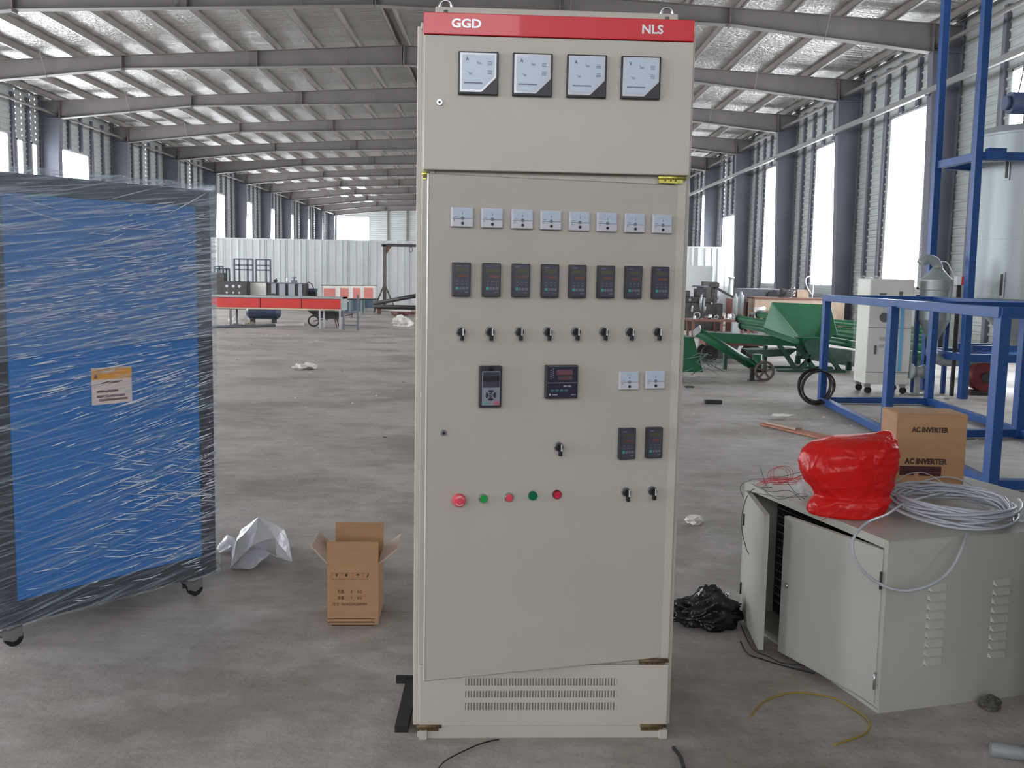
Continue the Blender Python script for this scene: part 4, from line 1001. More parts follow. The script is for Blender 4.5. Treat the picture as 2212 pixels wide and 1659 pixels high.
for (x, y) in ((.05, .05), (w_ - .05, .05), (.05, d_ - .05), (w_ - .05, d_ - .05)):
    c = MB().bx(x - .035, x + .035, y - .03, y + .03, .085, .13).build('castor', m_zinc, wc)
    MB().cyl((x + .01, y - .014, .045), (x + .01, y + .014, .045), .045, n=18).build('wheel', m_tyre, c)
b = MB()
def wr2(a, z): return .010 * noise.noise(Vector((a * 4, z * 7, 2))) + .006
sheet(lambda s, t: (-.02 + (w_ + .04) * s, -.026 - wr2(s, t * 1.4), .2 + 1.33 * t), 16, 30)
sheet(lambda s, t: (-.026 - wr2(s + 3, t * 1.4), -.02 + (d_ + .04) * s, .2 + 1.33 * t), 14, 30)
sheet(lambda s, t: (w_ + .026 + wr2(s + 5, t * 1.4), -.02 + (d_ + .04) * s, .2 + 1.33 * t), 14, 30)
sheet(lambda s, t: (-.02 + (w_ + .04) * s, -.02 + (d_ + .04) * t, 1.525 + .03 * noise.noise(Vector((s * 5, t * 4, 1)))), 14, 10)
b.build('plastic_cover', clear_film('cabinet_plastic', .12, (.9, .9, .88), .5, 9), wc)

# ---------------------------------------------------------------- green screw conveyors
def pulley(b, c, r, t, m0=0):
    c = Vector(c); b.tube([c + Vector((r * .88 * math.cos(k / 28 * 6.2832), 0, r * .88 * math.sin(k / 28 * 6.2832))) for k in range(28)], r * .14, n=6, closed=True)
    b.cyl(c - Vector((0, t, 0)), c + Vector((0, t, 0)), r * .26, n=14)
    for k in range(5):
        a = k / 5 * 6.2832 + .3; b.beam(c, c + Vector((r * .85 * math.cos(a), 0, r * .85 * math.sin(a))), t * 1.1, r * .3, up=(0, 1, 0))
sc = thing('screw_conveyor', 'green inclined screw conveyor tube ending in a rusty spoked pulley', 'conveyor')
e0, e1 = spot(1506, 716, y=13.6), spot(1632, 793, y=13.95)
b = MB(); b.cyl(e0, e1, .068, n=20); b.build('tube', m_gr, sc)
b = MB(); d = (e1 - e0).normalized(); b.cyl(e0 - d * .012, e0, .10, n=4); b.build('end_plate', m_zinc, sc)
q = Vector((e1.x + .02, e1.y + .0, 0)); b = MB(); b.cyl(Z(q, .12), Z(q, e1.z + .19), .068, n=18); b.build('outlet_stub', m_gr, sc)
b = MB(); pulley(b, (q.x + .07, q.y - .16, .152), .148, .018); b.build('pulley', m_brown, sc)
b = MB(); b.cyl((q.x + .07, q.y - .16, .152), (q.x + .03, q.y + .05, .152), .025, n=10); b.bx(q.x - .12, q.x - .06, q.y - .12, q.y - .06, 0, .2); b.bx(q.x - .14, q.x + .02, q.y - .14, q.y - .04, 0, .014); b.build('bearing_stand', m_iron, sc)

gb = thing('scrap_bin', 'green metal bin full of scrap strips behind the tall cabinet', 'bin', (2.62, 14.1, 0))
b = MB(); b.prism([(-.42, .62), (.12, .62), (.28, .12), (-.35, .12)], -.3, .3); b.build('tub', m_gr, gb)
b = MB(); rnd = random.Random(9)
for k in range(26):
    p = Vector((rnd.uniform(-.1, .38), rnd.uniform(-.4, .0), rnd.uniform(.02, .42))); a = rnd.uniform(-.6, .5)
    b.beam(p, p + Vector((rnd.uniform(.15, .38) * math.cos(a), rnd.uniform(-.1, .1), max(-p.z + .01, .3 * math.sin(a)))), .05, .006)
b.build('metal_strips', [mat('pale_green_strip', srgb(120, 140, 132), .5)], gb, kind='stuff')

hp = thing('flared_hopper', 'big flared green hopper on a stand, in front of the tan workbench', 'hopper')
top = [Vector((4.16, 15.35, .70)), Vector((4.55, 16.35, 1.08)), Vector((5.55, 16.35, 1.06)), Vector((5.35, 15.35, .62))]
bot = [Vector((4.78, 15.45, .50)), Vector((4.85, 15.75, .55)), Vector((5.12, 15.75, .55)), Vector((5.08, 15.45, .47))]
for i in range(4):
    j = (i + 1) % 4; n_ = (top[j] - top[i]).cross(bot[i] - top[i]).normalized() * .005; b = MB()
    b.face(top[i] + n_, top[j] + n_, bot[j] + n_, bot[i] + n_); b.face(bot[i] - n_, bot[j] - n_, top[j] - n_, top[i] - n_); b.face(top[i] + n_, top[i] - n_, top[j] - n_, top[j] + n_)
    if i == 3: continue
    b.build('hopper_plate', m_gr, hp)
b = MB(); b.face(top[0], Vector((4.78, 15.45, .50)), Vector((4.78, 15.44, .42)), Vector((4.2, 15.34, .6))); b.build('lip_plate', m_gr, hp)
b = MB(); b.cyl((4.95, 15.2, .42), (4.95, 15.75, .42), .12, n=20); b.cyl((4.95, 15.15, .42), (4.95, 15.2, .42), .145, n=20); b.build('gear_case', m_grd, hp)
b = MB(); b.bx(4.84, 5.12, 15.45, 15.75, .3, .55); b.build('outlet_box', m_gr, hp)
for pts in (((4.42, .44), (4.72, .03)), ((4.76, .03), (5.0, .3)), ((5.1, .44), (5.42, .03)), ((4.72, .42), (5.02, .04))):
    (x0, z0), (x1, z1) = pts; MB().beam((x0, 15.35, z0), (x1, 15.35, z1), .06, .09, up=(0, 1, 0)).build('leg', m_grd, hp)
MB().bx(4.42, 5.5, 15.3, 15.42, 0, .04).build('foot_rail', m_grd, hp); MB().bx(4.42, 5.5, 15.9, 16.0, 0, .04).build('foot_rail', m_grd, hp)

b = MB(); b.T = None
tr = thing('green_trough', 'long green horizontal conveyor trough leading to the big hopper', 'conveyor')
t0, t1 = spot(1528, 727, y=15.6), spot(1742, 739, y=15.6)
b = MB(); b.beam(t0, t1, .22, .15); b.build('trough', m_gr, tr)
b = MB(); b.beam(t0 + Vector((0, -.12, .08)), t1 + Vector((0, -.12, .08)), .015, .015); b.build('rim', m_zinc, tr)
b = MB(); b.prism([(3.95, .33), (4.75, .36), (4.6, .25), (4.1, .22)], 15.4, 15.9); b.build('belly', m_grd, tr)
for x in (3.6, 4.25): MB().bx(x, x + .05, 15.55, 15.65, 0, .4).build('leg', m_grd, tr)

# stack of long green screw tubes
L0 = [(1597, 688, 19.5), (1604, 703, 18.6), (1640, 680, 21.5), (1650, 696, 21.0)]
ends = [(2012, 755, 14.5), (2012, 774, 14.0), (2012, 717, 15.4), (2012, 736, 15.0)]
lbl = ['green tube of the stack behind the hopper, the lower near one', 'green tube of the stack behind the hopper, the nearest and lowest one', 'green tube of the stack behind the hopper, the topmost far one', 'green tube of the stack behind the hopper, the second from the top']
for (p, q, s) in zip(L0, ends, lbl):
    a, c = spot(p[0], p[1], y=p[2]), spot(q[0], q[1], y=q[2]); b = MB(); b.cyl(a, c, .062, n=16); o = b.build('screw_tube', m_gr); tag(o, s, 'tube', 'long green tubes stacked behind the hopper')
    dd = (c - a).normalized(); b = MB(); b.cyl(a, a - dd * .02, .09, n=16); b.build('end_flange', m_iron, o)
    b = MB(); b.beam(a + Vector((0, -.045, .045)), c + Vector((0, -.045, .045)), .012, .012); b.build('highlight_strip', m_zinc, o)  # bright strip laid along the tube as its highlight line
ts = thing('tube_rack', 'dark green rack carrying the long green tubes, behind the blue frame', 'rack')
a, c = Vector((5.15, 17.0, 0)), Vector((6.3, 14.6, 0))
b = MB(); b.beam(a + Vector((.1, 0, .22)), c + Vector((.1, 0, .17)), .1, .26); b.build('side_panel', m_grd, ts)
for t in (0.05, .5, .95): p = mid(a, c, t); MB().bx(p.x - .04, p.x + .04, p.y - .04, p.y + .04, 0, .14).build('leg', m_grd, ts)
b = MB(); b.prism([(3.62, .0), (4.25, .0), (4.4, .36), (3.75, .42)], 17.65, 18.1); o = b.build('grey_trough', mat('grey_green_sheet', srgb(112, 124, 118), .5)); tag(o, 'grey metal chute lying under the green tubes, behind the long trough', 'chute')

# ---------------------------------------------------------------- workbenches and clutter by the right wall
BX, BY = 6.85, 26.3; BZ = spot(1700, 643, y=BY).z
bench = thing('workbench', 'long tan workbench along the right wall behind the green hopper', 'workbench', (BX, BY, 0))
MB().bx(0, 2.5, 0, .8, BZ - .05, BZ).build('worktop', m_rustb, bench); MB().bx(.02, 2.48, .02, .76, .35, BZ - .05).build('front_board', m_tan, bench)
for y in (.1, .7):
    for x in (.08, 1.2, 2.4): MB().bx(x - .05, x + .05, y - .05, y + .05, 0, .35).build('leg', m_rustb, bench)
b = MB(); b.beam((.3, -.02, .6), (1.3, -.02, .61), .03, .04); b.beam((.25, -.02, .61), (.35, -.02, .47), .03, .03); b.build('drawer_edge', m_rustb, bench)
vise = thing('bench_vise', 'dark bench vice on the tan workbench beside the window', 'vice', (7.75, 26.7, BZ))
b = MB(); b.bx(-.12, .12, -.1, .1, 0, .08).bx(-.07, .07, -.2, .0, .08, .22).bx(-.07, .07, .03, .15, .08, .24); b.cyl((0, -.35, .14), (0, .1, .14), .025, n=10); b.cyl((-.12, -.34, .14), (.12, -.34, .14), .012, n=8); b.build('jaws', m_iron, vise)
tb = thing('parts_box', 'beige box on the tan workbench beside a chrome pipe fitting', 'box', (8.25, 26.7, BZ)); MB().bx(-.16, .16, -.12, .12, 0, .22).build('carton', m_tan, tb, bevel=.005)
b = MB(); b.cyl((0, 0, 0), (0, 0, .12), .03, n=12); b.cyl((0, 0, .12), (0, 0, .2), .05, .03, n=12); b.cyl((0, 0, .2), (0, 0, .3), .018, n=10); b.cyl((-.08, 0, .09), (.0, 0, .12), .02, n=8)
o = b.build('pipe_fitting', m_chrome); o.location = (8.0, 26.55, BZ); tag(o, 'chrome pipe fitting standing on the tan workbench', 'pipe fitting')
b = MB(); b.tube(smooth([(0, 0, 0), (.02, 0, .3), (-.02, 0, .52), (-.12, 0, .58), (-.2, 0, .5), (-.16, 0, .3), (-.02, 0, .1)]), .014, n=6); o = b.build('wire_loop', m_white); o.location = (8.5, 26.55, BZ + .01); tag(o, 'loop of stiff white wire standing on the tan workbench', 'wire')
lw = thing('machine_bed', 'low grey machine bed by the right wall under the nearer window', 'machine', (7.55, 29.2, 0))
MB().bx(0, 1.3, 0, 2.8, 0, .82).build('body', m_steel_d, lw, bevel=.02); MB().bx(.05, 1.2, .1, 2.6, .82, 1.18).build('headstock', m_steel_d, lw, bevel=.03); MB().cyl((.6, 0.05, 1.0), (.6, -.05, 1.0), .16, n=20).build('hand_wheel', m_iron, lw)
for k, (x, y, h, r, nm, lb) in enumerate(((6.55, 26.6, .55, .09, 'gas_bottle', 'silver cylinder standing left of the tan workbench'), (6.35, 26.4, .5, .07, 'gas_bottle', 'narrow chrome cylinder beside the silver one near the tan workbench'))):
    b = MB(); b.lathe([(r, .45), (r, .45 + h), (r * .5, .5 + h), (r * .3, .58 + h)], 20); b.bx(-r, r, -r, r, 0, .45); o = b.build(nm, m_steelbr); o.location = (x, y, 0); tag(o, lb, 'cylinder')

# dark lathe with a table of parts
lt = thing('lathe', 'old dark lathe with a tilted chute, right behind the tall cabinet by the white partition', 'lathe', (5.05, 27.2, 0))
MB().bx(0, 1.15, 0, .6, 0, .78).build('pedestal', m_iron, lt, bevel=.02)
b = MB(); b.bx(.02, .95, .1, .5, .78, .95).bx(.0, .22, .05, .55, .95, 1.12).bx(.4, .7, .1, .5, .95, 1.18); b.build('bed', m_iron, lt, bevel=.015)
b = MB(); b.cyl((.55, .3, 1.22), (.55, .3, 1.27), .26, .22, n=24); b.cyl((.55, .3, 1.15), (.55, .3, 1.22), .1, n=14); b.build('face_plate', m_steel_d, lt)
b = MB(); b.bx(.82, 1.06, .15, .45, 1.22, 1.36); b.beam((.92, .3, 1.25), (.92, .3, .9), .1, .1); b.build('gear_box', m_iron, lt, bevel=.01)
b = MB(); b.beam((.98, .3, 1.22), (1.55, .3, .92), .2, .05); b.build('chute', m_iron, lt)
b = MB(); rnd = random.Random(21)
for k in range(9): x = rnd.uniform(.05, 1.0); b.cyl((x, .02, rnd.uniform(.5, 1.05)), (x, -.04, rnd.uniform(.5, 1.05)), .03, n=8)
b.build('levers', m_steelbr, lt)
pt = thing('parts_table', 'low rust brown table crowded with metal parts behind the tall cabinet', 'table', (4.6, 23.6, 0))
MB().bx(0, 1.5, 0, .8, .42, .47).build('table_top', m_rustb, pt)
for x in (.05, .75, 1.42):
    for y in (.05, .72): MB().bx(x, x + .06, y, y + .06, 0, .42).build('leg', m_rustb, pt)
kinds = [('bolt_tin', m_white, 'white tin'), ('steel_ring', m_steelbr, 'shiny steel ring'), ('gear_blank', m_iron, 'dark round gear blank'), ('metal_block', m_rustb, 'rusty metal block'), ('sleeve', m_zinc, 'grey steel sleeve')]
where = ['at the left end of', 'left of the middle of', 'near the middle of', 'right of the middle of', 'at the right end of']
for k in range(15):
    nm, mm, wd = kinds[k % 5]; x = .12 + .09 * k; y = .15 + .3 * ((k * 7) % 3) / 2; s = .045 + .015 * ((k * 5) % 3)
    b = MB()
    if k % 5 == 0: b.cyl((0, 0, 0), (0, 0, s * 1.6), s * .7, n=14); b.cyl((0, 0, s * 1.6), (0, 0, s * 1.75), s * .6, n=14)
    elif k % 5 == 1: b.tube([(s * math.cos(t / 16 * 6.283), 0, s + .01 + s * math.sin(t / 16 * 6.283)) for t in range(16)], .012, n=6, closed=True)
    elif k % 5 == 2: b.cyl((0, -.03, s), (0, .03, s), s, n=16); b.cyl((0, -.05, s), (0, .05, s), s * .4, n=12)
    elif k % 5 == 3: b.bx(-s, s, -s * .7, s * .7, 0, s * 1.2)
    else: b.cyl((-s, 0, s * .5), (s, 0, s * .5), s * .5, n=12)
    o = b.build(nm, mm, bevel=.003 if k % 5 == 3 else 0); o.location = (4.6 + x, 23.6 + y, .47); tag(o, '%s %s the low rust brown parts table' % (wd, where[k // 3]), 'metal part', 'metal parts on the low brown table')
st_ = thing('steel_plate', 'rusty brown steel plates leaning on the lathe, tops level with its bed', 'steel plate', (6.3, 27.2, 0)); MB().bx(0, .55, 0, .06, 0, .92).build('plate', m_rustb, st_); MB().bx(.08, .66, .12, .18, 0, .84).build('plate', m_iron, st_)
b = MB(); b.blob((0, 0, .08), .13, 4, .5, 3, 2, (1.2, 1, .6), True, 0); o = b.build('rag', m_whitep); o.location = (6.55, 24.6, .62); tag(o, 'white rag on a stool by the parts table', 'rag')
sb_ = thing('stool', 'small dark metal stool under the white rag', 'stool', (6.55, 24.6, 0)); MB().bx(-.25, .25, -.2, .2, .58, .62).build('seat', m_steel_d, sb_)
for x in (-.2, .2):
    for y in (-.15, .15): MB().bx(x - .02, x + .02, y - .02, y + .02, 0, .58).build('leg', m_iron, sb_)
pl = thing('low_trolley', 'low dark red trolley with a white plank lying on it, behind the screw conveyor', 'trolley', (3.55, 16.8, 0))
MB().bx(0, 1.05, 0, .6, .30, .42).build('deck', m_rustb, pl); MB().bx(.08, .85, -.08, .1, .37, .46).build('plank', m_whitep, pl)
for x in (.1, .9):
    for y in (.1, .5): MB().cyl((x, y - .03, .15), (x, y + .03, .15), .15, n=16).build('wheel', m_iron, pl)
MB().beam((0.0, .3, .44), (1.2, .3, .50), .3, .03).build('cover_sheet', m_steel_d, pl)
gbx = thing('green_machine', 'dark green machine housing half hidden behind the right edge of the tall cabinet', 'machine', (3.25, 18.6, 0))
MB().prism([(-.5, 0), (.12, 0), (.16, .4), (.02, .75), (-.1, .98), (-.5, 1.0)], 0, .6).build('housing', m_grd, gbx, bevel=.02)
pc = thing('pipe_post', 'pale round pipe post standing at the end of the white partition', 'pipe post', (8.75, 37.2, 0)); MB().cyl((0, 0, 0), (0, 0, 1.5), .09, n=14).build('post', m_siding, pc); MB().cyl((0, 0, 1.5), (0, 0, 1.56), .13, n=14).build('cap', m_siding, pc)
eb = thing('electric_box', 'dark electrical box standing against the right end of the white partition', 'electric box', (8.25, 38.6, 0)); MB().bx(-.3, .3, 0, .3, .25, 1.35).build('housing', m_iron, eb, bevel=.01); MB().bx(-.2, .2, .05, .25, 0, .25).build('pedestal', m_iron, eb); MB().bx(-.12, .06, -.01, 0, .6, .75).build('plate', m_zinc, eb)
bd = thing('white_board', 'plain white board leaning on the white partition near its right end', 'board', (7.3, 41.2, 0)); MB().bx(0, 1.6, 0, .03, 0.0, 2.0).build('panel', m_part, bd)

# floor litter in the middle distance
b = MB(); b.beam((0, 0, .012), (.42, -.95, .012), .16, .016); b.m = 1; b.beam((.02, 0, .026), (.2, -.42, .03), .08, .02)
o = b.build('timber_strip', [mat('splintered_wood', srgb(160, 104, 82), .8, var=.3, scale=9), m_tan]); o.location = spot(1655, 918, z=0); tag(o, 'thin splintered reddish wooden strip on the floor behind the red bag', 'wood strip')
b = MB(); b.bx(-.1, .1, -.04, .04, 0, .045); o = b.build('dark_block', m_iron, bevel=.004); o.location = spot(1540, 872, z=0); tag(o, 'small dark metal block on the open floor right of the tall cabinet', 'metal block')
b = MB(); b.bx(-.06, .06, -.03, .03, 0, .02); o = b.build('dark_offcut', m_iron, bevel=.003); o.location = spot(1489, 837, z=0); tag(o, 'short dark offcut on the floor just past the tall cabinet edge', 'metal offcut')
for (px, py, s, sd, lb) in ((648, 799, .09, 3, 'crumpled white tissue on the open floor, the left one of two'), (667, 797, .10, 7, 'crumpled white tissue on the open floor, the right one of two'), (1500, 1131, .05, 5, 'scrap of white foil on the floor right of the tall cabinet'), (1690, 905, .1, 9, 'flat pale scrap of paper by the wooden strip')):
    b = MB(); b.blob((0, 0, s * .4), s, sd, .6, 3, 2, (1.1, 1, .55 if px != 1690 else .12), True, .002); o = b.build('paper_scrap', m_whitep); o.location = spot(px, py, z=0); tag(o, lb, 'paper')
rnd = random.Random(31); b = MB()
for k in range(240):
    x, y = rnd.uniform(-7, 8), rnd.uniform(2.2, 24) ** 1.0; s = rnd.uniform(.004, .013) * (1 + y * .05)
    if -.4 < x < 1 and 2.5 < y < 3.8 or y > 11 and x > 2: continue
    b.m = rnd.choice((0, 0, 1)); b.T = TR((x, y, 0)) @ RZ(rnd.uniform(0, 6)); b.bx(-s, s, -s * .5, s * .5, 0, s * .35)
o = b.build('debris', [m_whitep, m_iron]); tag(o, 'small chips and crumbs strewn over the concrete floor', 'debris', kind='stuff')
# ---------------------------------------------------------------- far left: conveyor, compressor, racks along the partition
cv = thing('red_conveyor', 'long low conveyor table with red side panels far behind the cabinets', 'conveyor', (0, 0, 0))
Yc_ = 24.7; xR, xL_ = -4.10, -9.6
MB().bx(xL_, xR, Yc_, Yc_ + .7, .775, .82).build('belt_top', m_steelbr, cv)
for x0, x1 in ((-9.6, -7.75), (-7.74, -6.20), (-6.19, -5.15), (-5.14, xR - .05)): MB().bx(x0 + .005, x1 - .005, Yc_ - .012, Yc_, .52, .765).build('side_panel', m_redp, cv)
MB().bx(xL_, xR, Yc_ - .006, Yc_ + .05, .485, .515).build('bottom_rail', mat('cream_rail', srgb(206, 190, 160), .5), cv); MB().bx(xR - .05, xR, Yc_ - .008, Yc_ + .7, .485, .82).build('end_cap', m_steelbr, cv)
MB().bx(xL_, xR - .02, Yc_ + .05, Yc_ + .65, .49, .77).build('core', m_iron, cv)
for x in (-9.3, -7.0, -4.72, -4.2):
    for y in (0.03, .62): MB().bx(x, x + .045, Yc_ + y, Yc_ + y + .045, 0, .49).build('leg', m_zinc if x > -5 else m_steel_d, cv)
es_ = thing('end_stand', 'small steel stand at the right end of the red conveyor', 'stand', (-4.08, 24.55, 0))
for x in (0, .36): MB().bx(x, x + .045, 0, .045, 0, .9 if x else .48).build('leg', m_steel_d, es_)
MB().bx(.045, .36, .01, .035, .1, .14).build('cross_bar', m_steel_d, es_); MB().bx(.045, .36, .01, .035, .42, .46).build('cross_bar', m_steel_d, es_)
cp = thing('air_compressor', 'dark blue air compressor tank on the floor under the red conveyor', 'air compressor', (-6.75, 27.3, 0))
b = MB(); b.T = TR((0, 0, .30)) @ Matrix.Rotation(R(90), 4, 'Y'); b.lathe([(.02, -.5), (.12, -.48), (.19, -.40), (.19, .38), (.12, .46), (.02, .48)], 24); b.build('tank', mat('navy_paint', srgb(52, 62, 84), .45), cp)
for x in (-.32, .28): MB().bx(x - .04, x + .04, -.14, .14, .0, .14).build('foot', m_iron, cp)
MB().bx(-.3, .3, -.15, .15, .47, .52).build('deck', m_iron, cp); MB().cyl((-.25, 0, .64), (.05, 0, .64), .11, n=16).build('motor', m_iron, cp); MB().cyl((.25, -.05, .66), (.25, .05, .66), .17, n=20).build('flywheel', m_iron, cp)
for (px, py, s, sd, m, lb) in ((515, 693, .2, 2, m_whitep, 'crumpled white sack on the floor left of the compressor'), (544, 695, .09, 5, m_tan, 'small beige sack between the white sack and the compressor'), (868, 697, .2, 7, m_whitep, 'white plastic sack on the floor at the left edge of the tall cabinet')):
    b = MB(); p = spot(px, py + 8, z=0); b.blob((0, 0, s * .45), s, sd, .5, 2.4, 3, (1.25, .9, .62 if px < 800 else .9), True, .002); o = b.build('sack', m); o.location = p; tag(o, lb, 'sack')
p0, p1 = spot(440, 707, z=.03), spot(655, 701, z=.03)
b = MB(); b.cyl(p0, p0.lerp(p1, .7), .035, n=8); b.m = 1; b.cyl(p0.lerp(p1, .7), p1, .04, n=8)
o = b.build('long_pole', [m_steel_d, m_whitep]); tag(o, 'long thin pole lying on the floor before the red conveyor, white at one end', 'pole')
wb = thing('wheelbarrow', 'dark wheelbarrow with one spoked wheel under the red conveyor', 'wheelbarrow', (-5.05, 25.75, 0))
b = MB(); b.tube([(.135 * math.cos(t / 24 * 6.2832), 0, .155 + .135 * math.sin(t / 24 * 6.2832)) for t in range(24)], .022, n=6, closed=True); b.build('wheel', m_tyre, wb)
b = MB(); b.prism([(-.15, .42), (.78, .40), (.62, .22), (.1, .24)], -.05, .4); b.build('tray', m_iron, wb)
b = MB()
for y in (-.02, .3): b.beam((0, y, .15), (1.0, y, .34), .03, .03); b.beam((.55, y, .28), (.62, y, .0), .03, .03)
b.build('shafts', m_rustb, wb)

# red and white dosing machines in a row receding along the floor
m_gg = mat('grey_green_frame', srgb(120, 134, 134), .5)
spots_ = [(713, 28.6, 'nearest'), (743, 31.2, 'second'), (769, 33.8, 'third'), (797, 36.6, 'furthest')]
for px, Y, wd in spots_:
    p = spot(px, 600, y=Y); top_, bt = spot(px, 617, y=Y).z, spot(px, 645, y=Y).z
    r_ = thing('dosing_machine', 'white machine with red front panel right of the conveyor, the %s of the row' % (wd if wd != 'second' and wd != 'third' else wd + ' nearest'), 'machine', (p.x, Y, 0), 0, 'red and white machines in a row')
    hw = .21
    MB().bx(-hw, hw, 0, .5, bt, top_).build('cabinet', m_whitep, r_, bevel=.01); MB().bx(-hw + .02, hw - .06, -.012, 0, bt + .03, top_ - .08).build('front_panel', mat('hazed_red_panel', srgb(200, 120, 110), .4), r_)  # panel red mixed paler to stand for the white haze over it
    MB().bx(-hw - .06, hw + .12, -.02, .02, bt - .04, bt).build('shelf_bar', m_iron, r_); MB().bx(-hw - .06, hw + .1, -.01, .01, top_, top_ + .02).build('top_bar', m_iron, r_)
    for x in (-hw, hw - .05):
        for y in (.0, .45): MB().bx(x, x + .05, y, y + .05, .0, bt - .04).build('leg', m_gg, r_)
    MB().bx(-hw, hw, .1, .4, .12, .5).build('motor_housing', mat('teal_grey_machine', srgb(72, 92, 108), .5), r_)

# grey cabinets in a row, one pale
yy = 37.2
def xof(px, Y=yy): return spot(px, 610, y=Y).x
r_ = thing('pale_cabinet', 'pale beige box cabinet above the red conveyor, left of the row of grey ones', 'cabinet', (xof(534), yy, 0)); W = xof(575) - xof(534)
MB().bx(0, W, 0, .6, 0, 1.0).build('body', m_cream, r_, bevel=.01); MB().bx(-.02, W + .02, -.02, .62, 1.0, 1.03).build('lid', m_steel_d, r_)
for k, (a, c, e) in enumerate(((577, 586, 596), (596, 603, 616), (616, 623, 637), (637, 644, 653))):
    x0, x1, x2 = xof(a), xof(c), xof(e)
    r_ = thing('grey_cabinet', 'grey cabinet with dark side beyond the red conveyor, %s from the pale one' % ('first', 'second', 'third', 'fourth')[k], 'cabinet', (x0, yy, 0), 0, 'row of grey cabinets beyond the conveyor')
    MB().bx(x1 - x0, x2 - x0, -.02, .6, 0, .98).build('body', mat('mid_grey_cabinet', srgb(140, 142, 150), .5), r_, bevel=.01); MB().bx(0, x1 - x0, .05, .6, 0, .98).build('dark_side', m_iron, r_); MB().bx(0, x2 - x0, -.02, .62, .98, 1.02).build('top', m_steel_d, r_)  # dark block for the cabinet's dark side face, seen at an angle
x = xof(653); r_ = thing('dark_row_end', 'narrow dark side closing the right end of the grey row', 'cabinet', (x, yy, 0)); MB().bx(0, .12, 0, .6, 0, .98).build('body', m_iron, r_); MB().bx(0, .12, -.01, .6, .98, 1.01).build('top', m_steel_d, r_)
b = MB(); b.lathe([(.045, 0), (.05, .12), (.03, .17), (.02, .2)], 14); o = b.build('bottle', m_white); o.location = (xof(618), yy + .2, 1.02); tag(o, 'white bottle standing on top of the grey cabinets', 'bottle')
b = MB(); b.bx(-.1, .1, -.08, .08, 0, .1); b.cyl((0, 0, .1), (0, 0, .24), .03, n=10); b.cyl((-.09, 0, .2), (.09, 0, .2), .015, n=8); o = b.build('small_pump', mat('slate_pump', srgb(88, 98, 112), .5)); o.location = (xof(633), yy + .2, 1.02); tag(o, 'small slate grey pump on top of the grey cabinets', 'pump')
b = MB(); b.blob((0, 0, .06), .07, 3, .3, 2, 2, (1.2, 1, 1), False, 0); b.cyl((0, 0, .08), (.06, 0, .16), .02, n=8); o = b.build('hand_tool', m_iron); o.location = (xof(592), yy + .2, 1.02); tag(o, 'small dark tool on the first grey cabinet', 'tool')

# bank of dark units with round openings
r_ = thing('dark_machine_bank', 'dark machine bank with two rows of round pale openings beyond the conveyor', 'machine', (xof(455, 36.6), 36.6, 0)); W = xof(533, 36.6) - xof(455, 36.6)
MB().bx(0, W, 0, .5, 0, 1.04).build('body', m_iron, r_, bevel=.01)
for px in (490, 504, 517):
    for z, rr_ in ((.86, .055), (.62, .04)):
        x = xof(px, 36.6) - xof(455, 36.6); b = MB(); b.cyl((x, -.02, z), (x, 0, z), rr_, n=18); b.build('round_opening', mat('pale_opening', srgb(176, 180, 182), .5), r_)
MB().bx(0, W * .35, .1, .5, 1.04, 1.35).build('upper_box', m_iron, r_)
def open_frame(nm, lb, pxs, pys, Y, zb=0.0, grp=None):
    xs = [spot(p, 600, y=Y).x for p in pxs]; zs = [spot(pxs[0], p, y=Y).z for p in pys]
    r = thing(nm, lb, 'rack', (xs[0], Y, 0), 0, grp); m = mat('slate_rack_paint', srgb(72, 84, 94), .5)
    for x in xs: MB().bx(x - xs[0] - .03, x - xs[0] + .03, 0, .06, zb, zs[0]).build('post', m, r)
    for z in zs: MB().bx(0, xs[-1] - xs[0], .0, .05, z - .035, z + .02).build('rail', m, r)
    return r
open_frame('open_rack', 'open dark metal rack, the left of two tall ones before the white partition', (506, 517, 535, 546), (559, 572, 582), 38.6, 0, 'tall open racks')
open_frame('open_rack', 'open dark metal rack, the right of two tall ones before the white partition', (553, 575, 584), (560, 573, 583), 38.4, 0, 'tall open racks')
open_frame('low_rack', 'lower dark metal rack standing left of the two tall racks', (470, 482, 489, 495), (580,), 37.9)
open_frame('box_rack', 'dark rack with a plate on top next to the wrapped blue machine', (463, 474, 481), (575, 580), 37.6)
r_ = thing('blue_trolley', 'low dark blue trolley with a bent handle right of the grey cabinets', 'trolley', (xof(660, 38), 38, 0)); MB().bx(0, .4, 0, .4, .7, .8).build('deck', mat('dull_blue_paint', srgb(70, 84, 112), .5), r_); MB().bx(0.02, .38, 0.02, .38, .0, .7).build('base', m_iron, r_)
b = MB(); b.tube([(.02, .1, .8), (.0, .1, 1.0), (.1, .1, 1.05), (.22, .1, .98), (.3, .1, .8)], .02, n=6); b.build('handle', m_iron, r_)

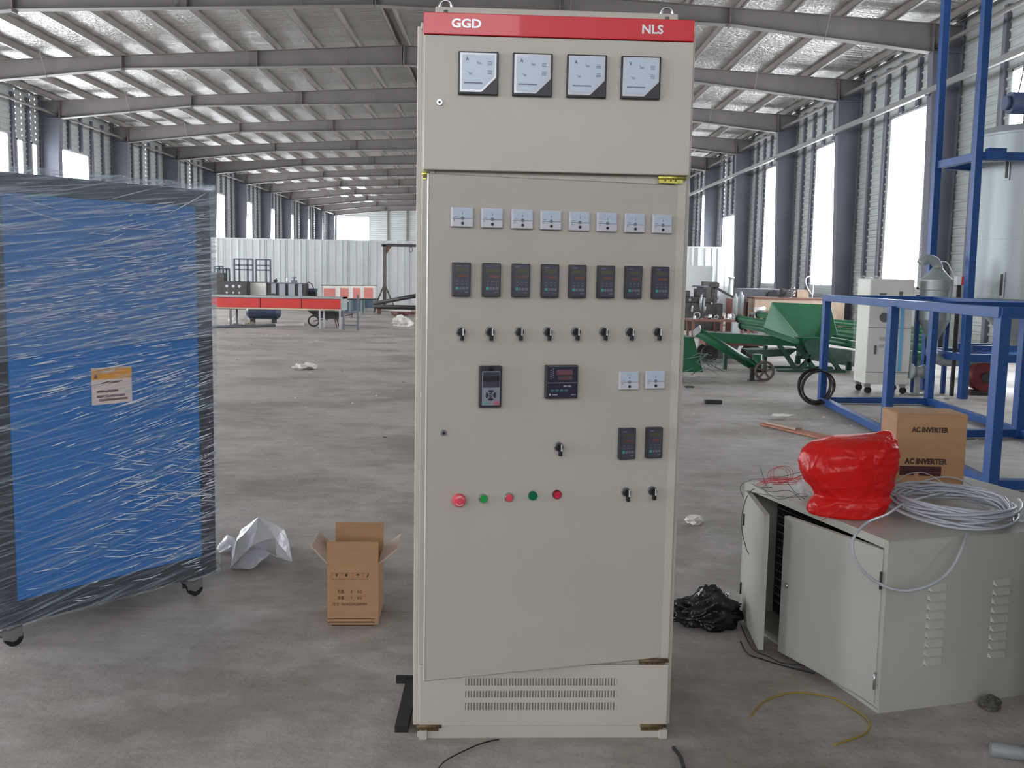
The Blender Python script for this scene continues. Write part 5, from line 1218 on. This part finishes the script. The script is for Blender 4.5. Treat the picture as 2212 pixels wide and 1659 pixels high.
# gantry and long dark pipes
gx = spot(831, 600, y=37.3).x; gz = spot(831, 529, y=37.3).z
gt = thing('gantry', 'brown steel lifting gantry frame by the white partition left of the tall cabinet', 'gantry', (gx, 37.3, 0))
MB().bx(-.06, .06, -.06, .06, 0, gz).build('post', m_brown, gt); MB().bx(2.9, 3.02, -.06, .06, 0, gz).build('post', m_rustb, gt); MB().bx(-.12, 3.1, -.06, .06, gz - .06, gz + .05).build('top_beam', m_iron, gt)
MB().prism([(.06, gz - .06), (.26, gz - .06), (.06, gz - .36)], -.02, .02).build('corner_gusset', m_rustb, gt)
for s in (-1, 1):
    MB().beam((s * .04, 0, .95), (s * .42, 0, .05), .05, .05).build('brace', m_brown, gt)
b = MB(); b.tube([(1.0 + .06 * math.cos(t / 12 * 6.28), -.02, gz - .16 + .1 * math.sin(t / 12 * 6.28)) for t in range(12)], .012, n=5, closed=True); b.build('hook_ring', m_iron, gt)
a, c = spot(808, 656, y=35.5), spot(925, 634, y=34.5); b = MB(); b.cyl(a, c, .075, n=14); o = b.build('dark_pipe', m_iron); tag(o, 'long dark pipe rising towards the tall cabinet, the upper of two', 'pipe')
for x in (.05, .95):
    p = a.lerp(c, x); MB().beam(p + Vector((0, 0, -.07)), Vector((p.x - .1, p.y, 0)), .04, .04).build('prop', m_iron, o)
a, c = spot(808, 663, y=34.5), spot(925, 663, y=34.2); a.z = c.z = .26; b = MB(); b.cyl(a, c, .08, n=14); o = b.build('dark_pipe', m_iron); tag(o, 'long dark pipe lying low near the gantry, the lower of two', 'pipe')
for x in (.1, .9):
    p = a.lerp(c, x); MB().bx(p.x - .06, p.x + .06, p.y - .1, p.y + .1, 0, .18).build('block', m_rustb, o)
b = MB(); b.cyl((0, 0, .04), (1.2, -.6, .04), .035, n=8); o = b.build('white_rod', m_whitep); o.location = spot(822, 672, z=0); tag(o, 'thin white rod on the floor below the dark pipes', 'rod')
b = MB(); rnd = random.Random(4)
for k in range(14): p = Vector((rnd.uniform(-.4, .3), rnd.uniform(-.3, .3), rnd.uniform(.02, .12))); b.beam(p, p + Vector((rnd.uniform(.1, .4), rnd.uniform(-.1, .1), rnd.uniform(-.01, .08))), .05, .04)
o = b.build('scrap_pile', m_rustb); o.location = spot(868, 682, z=0); tag(o, 'low heap of rusty scrap by the white sack near the tall cabinet', 'scrap', kind='stuff')
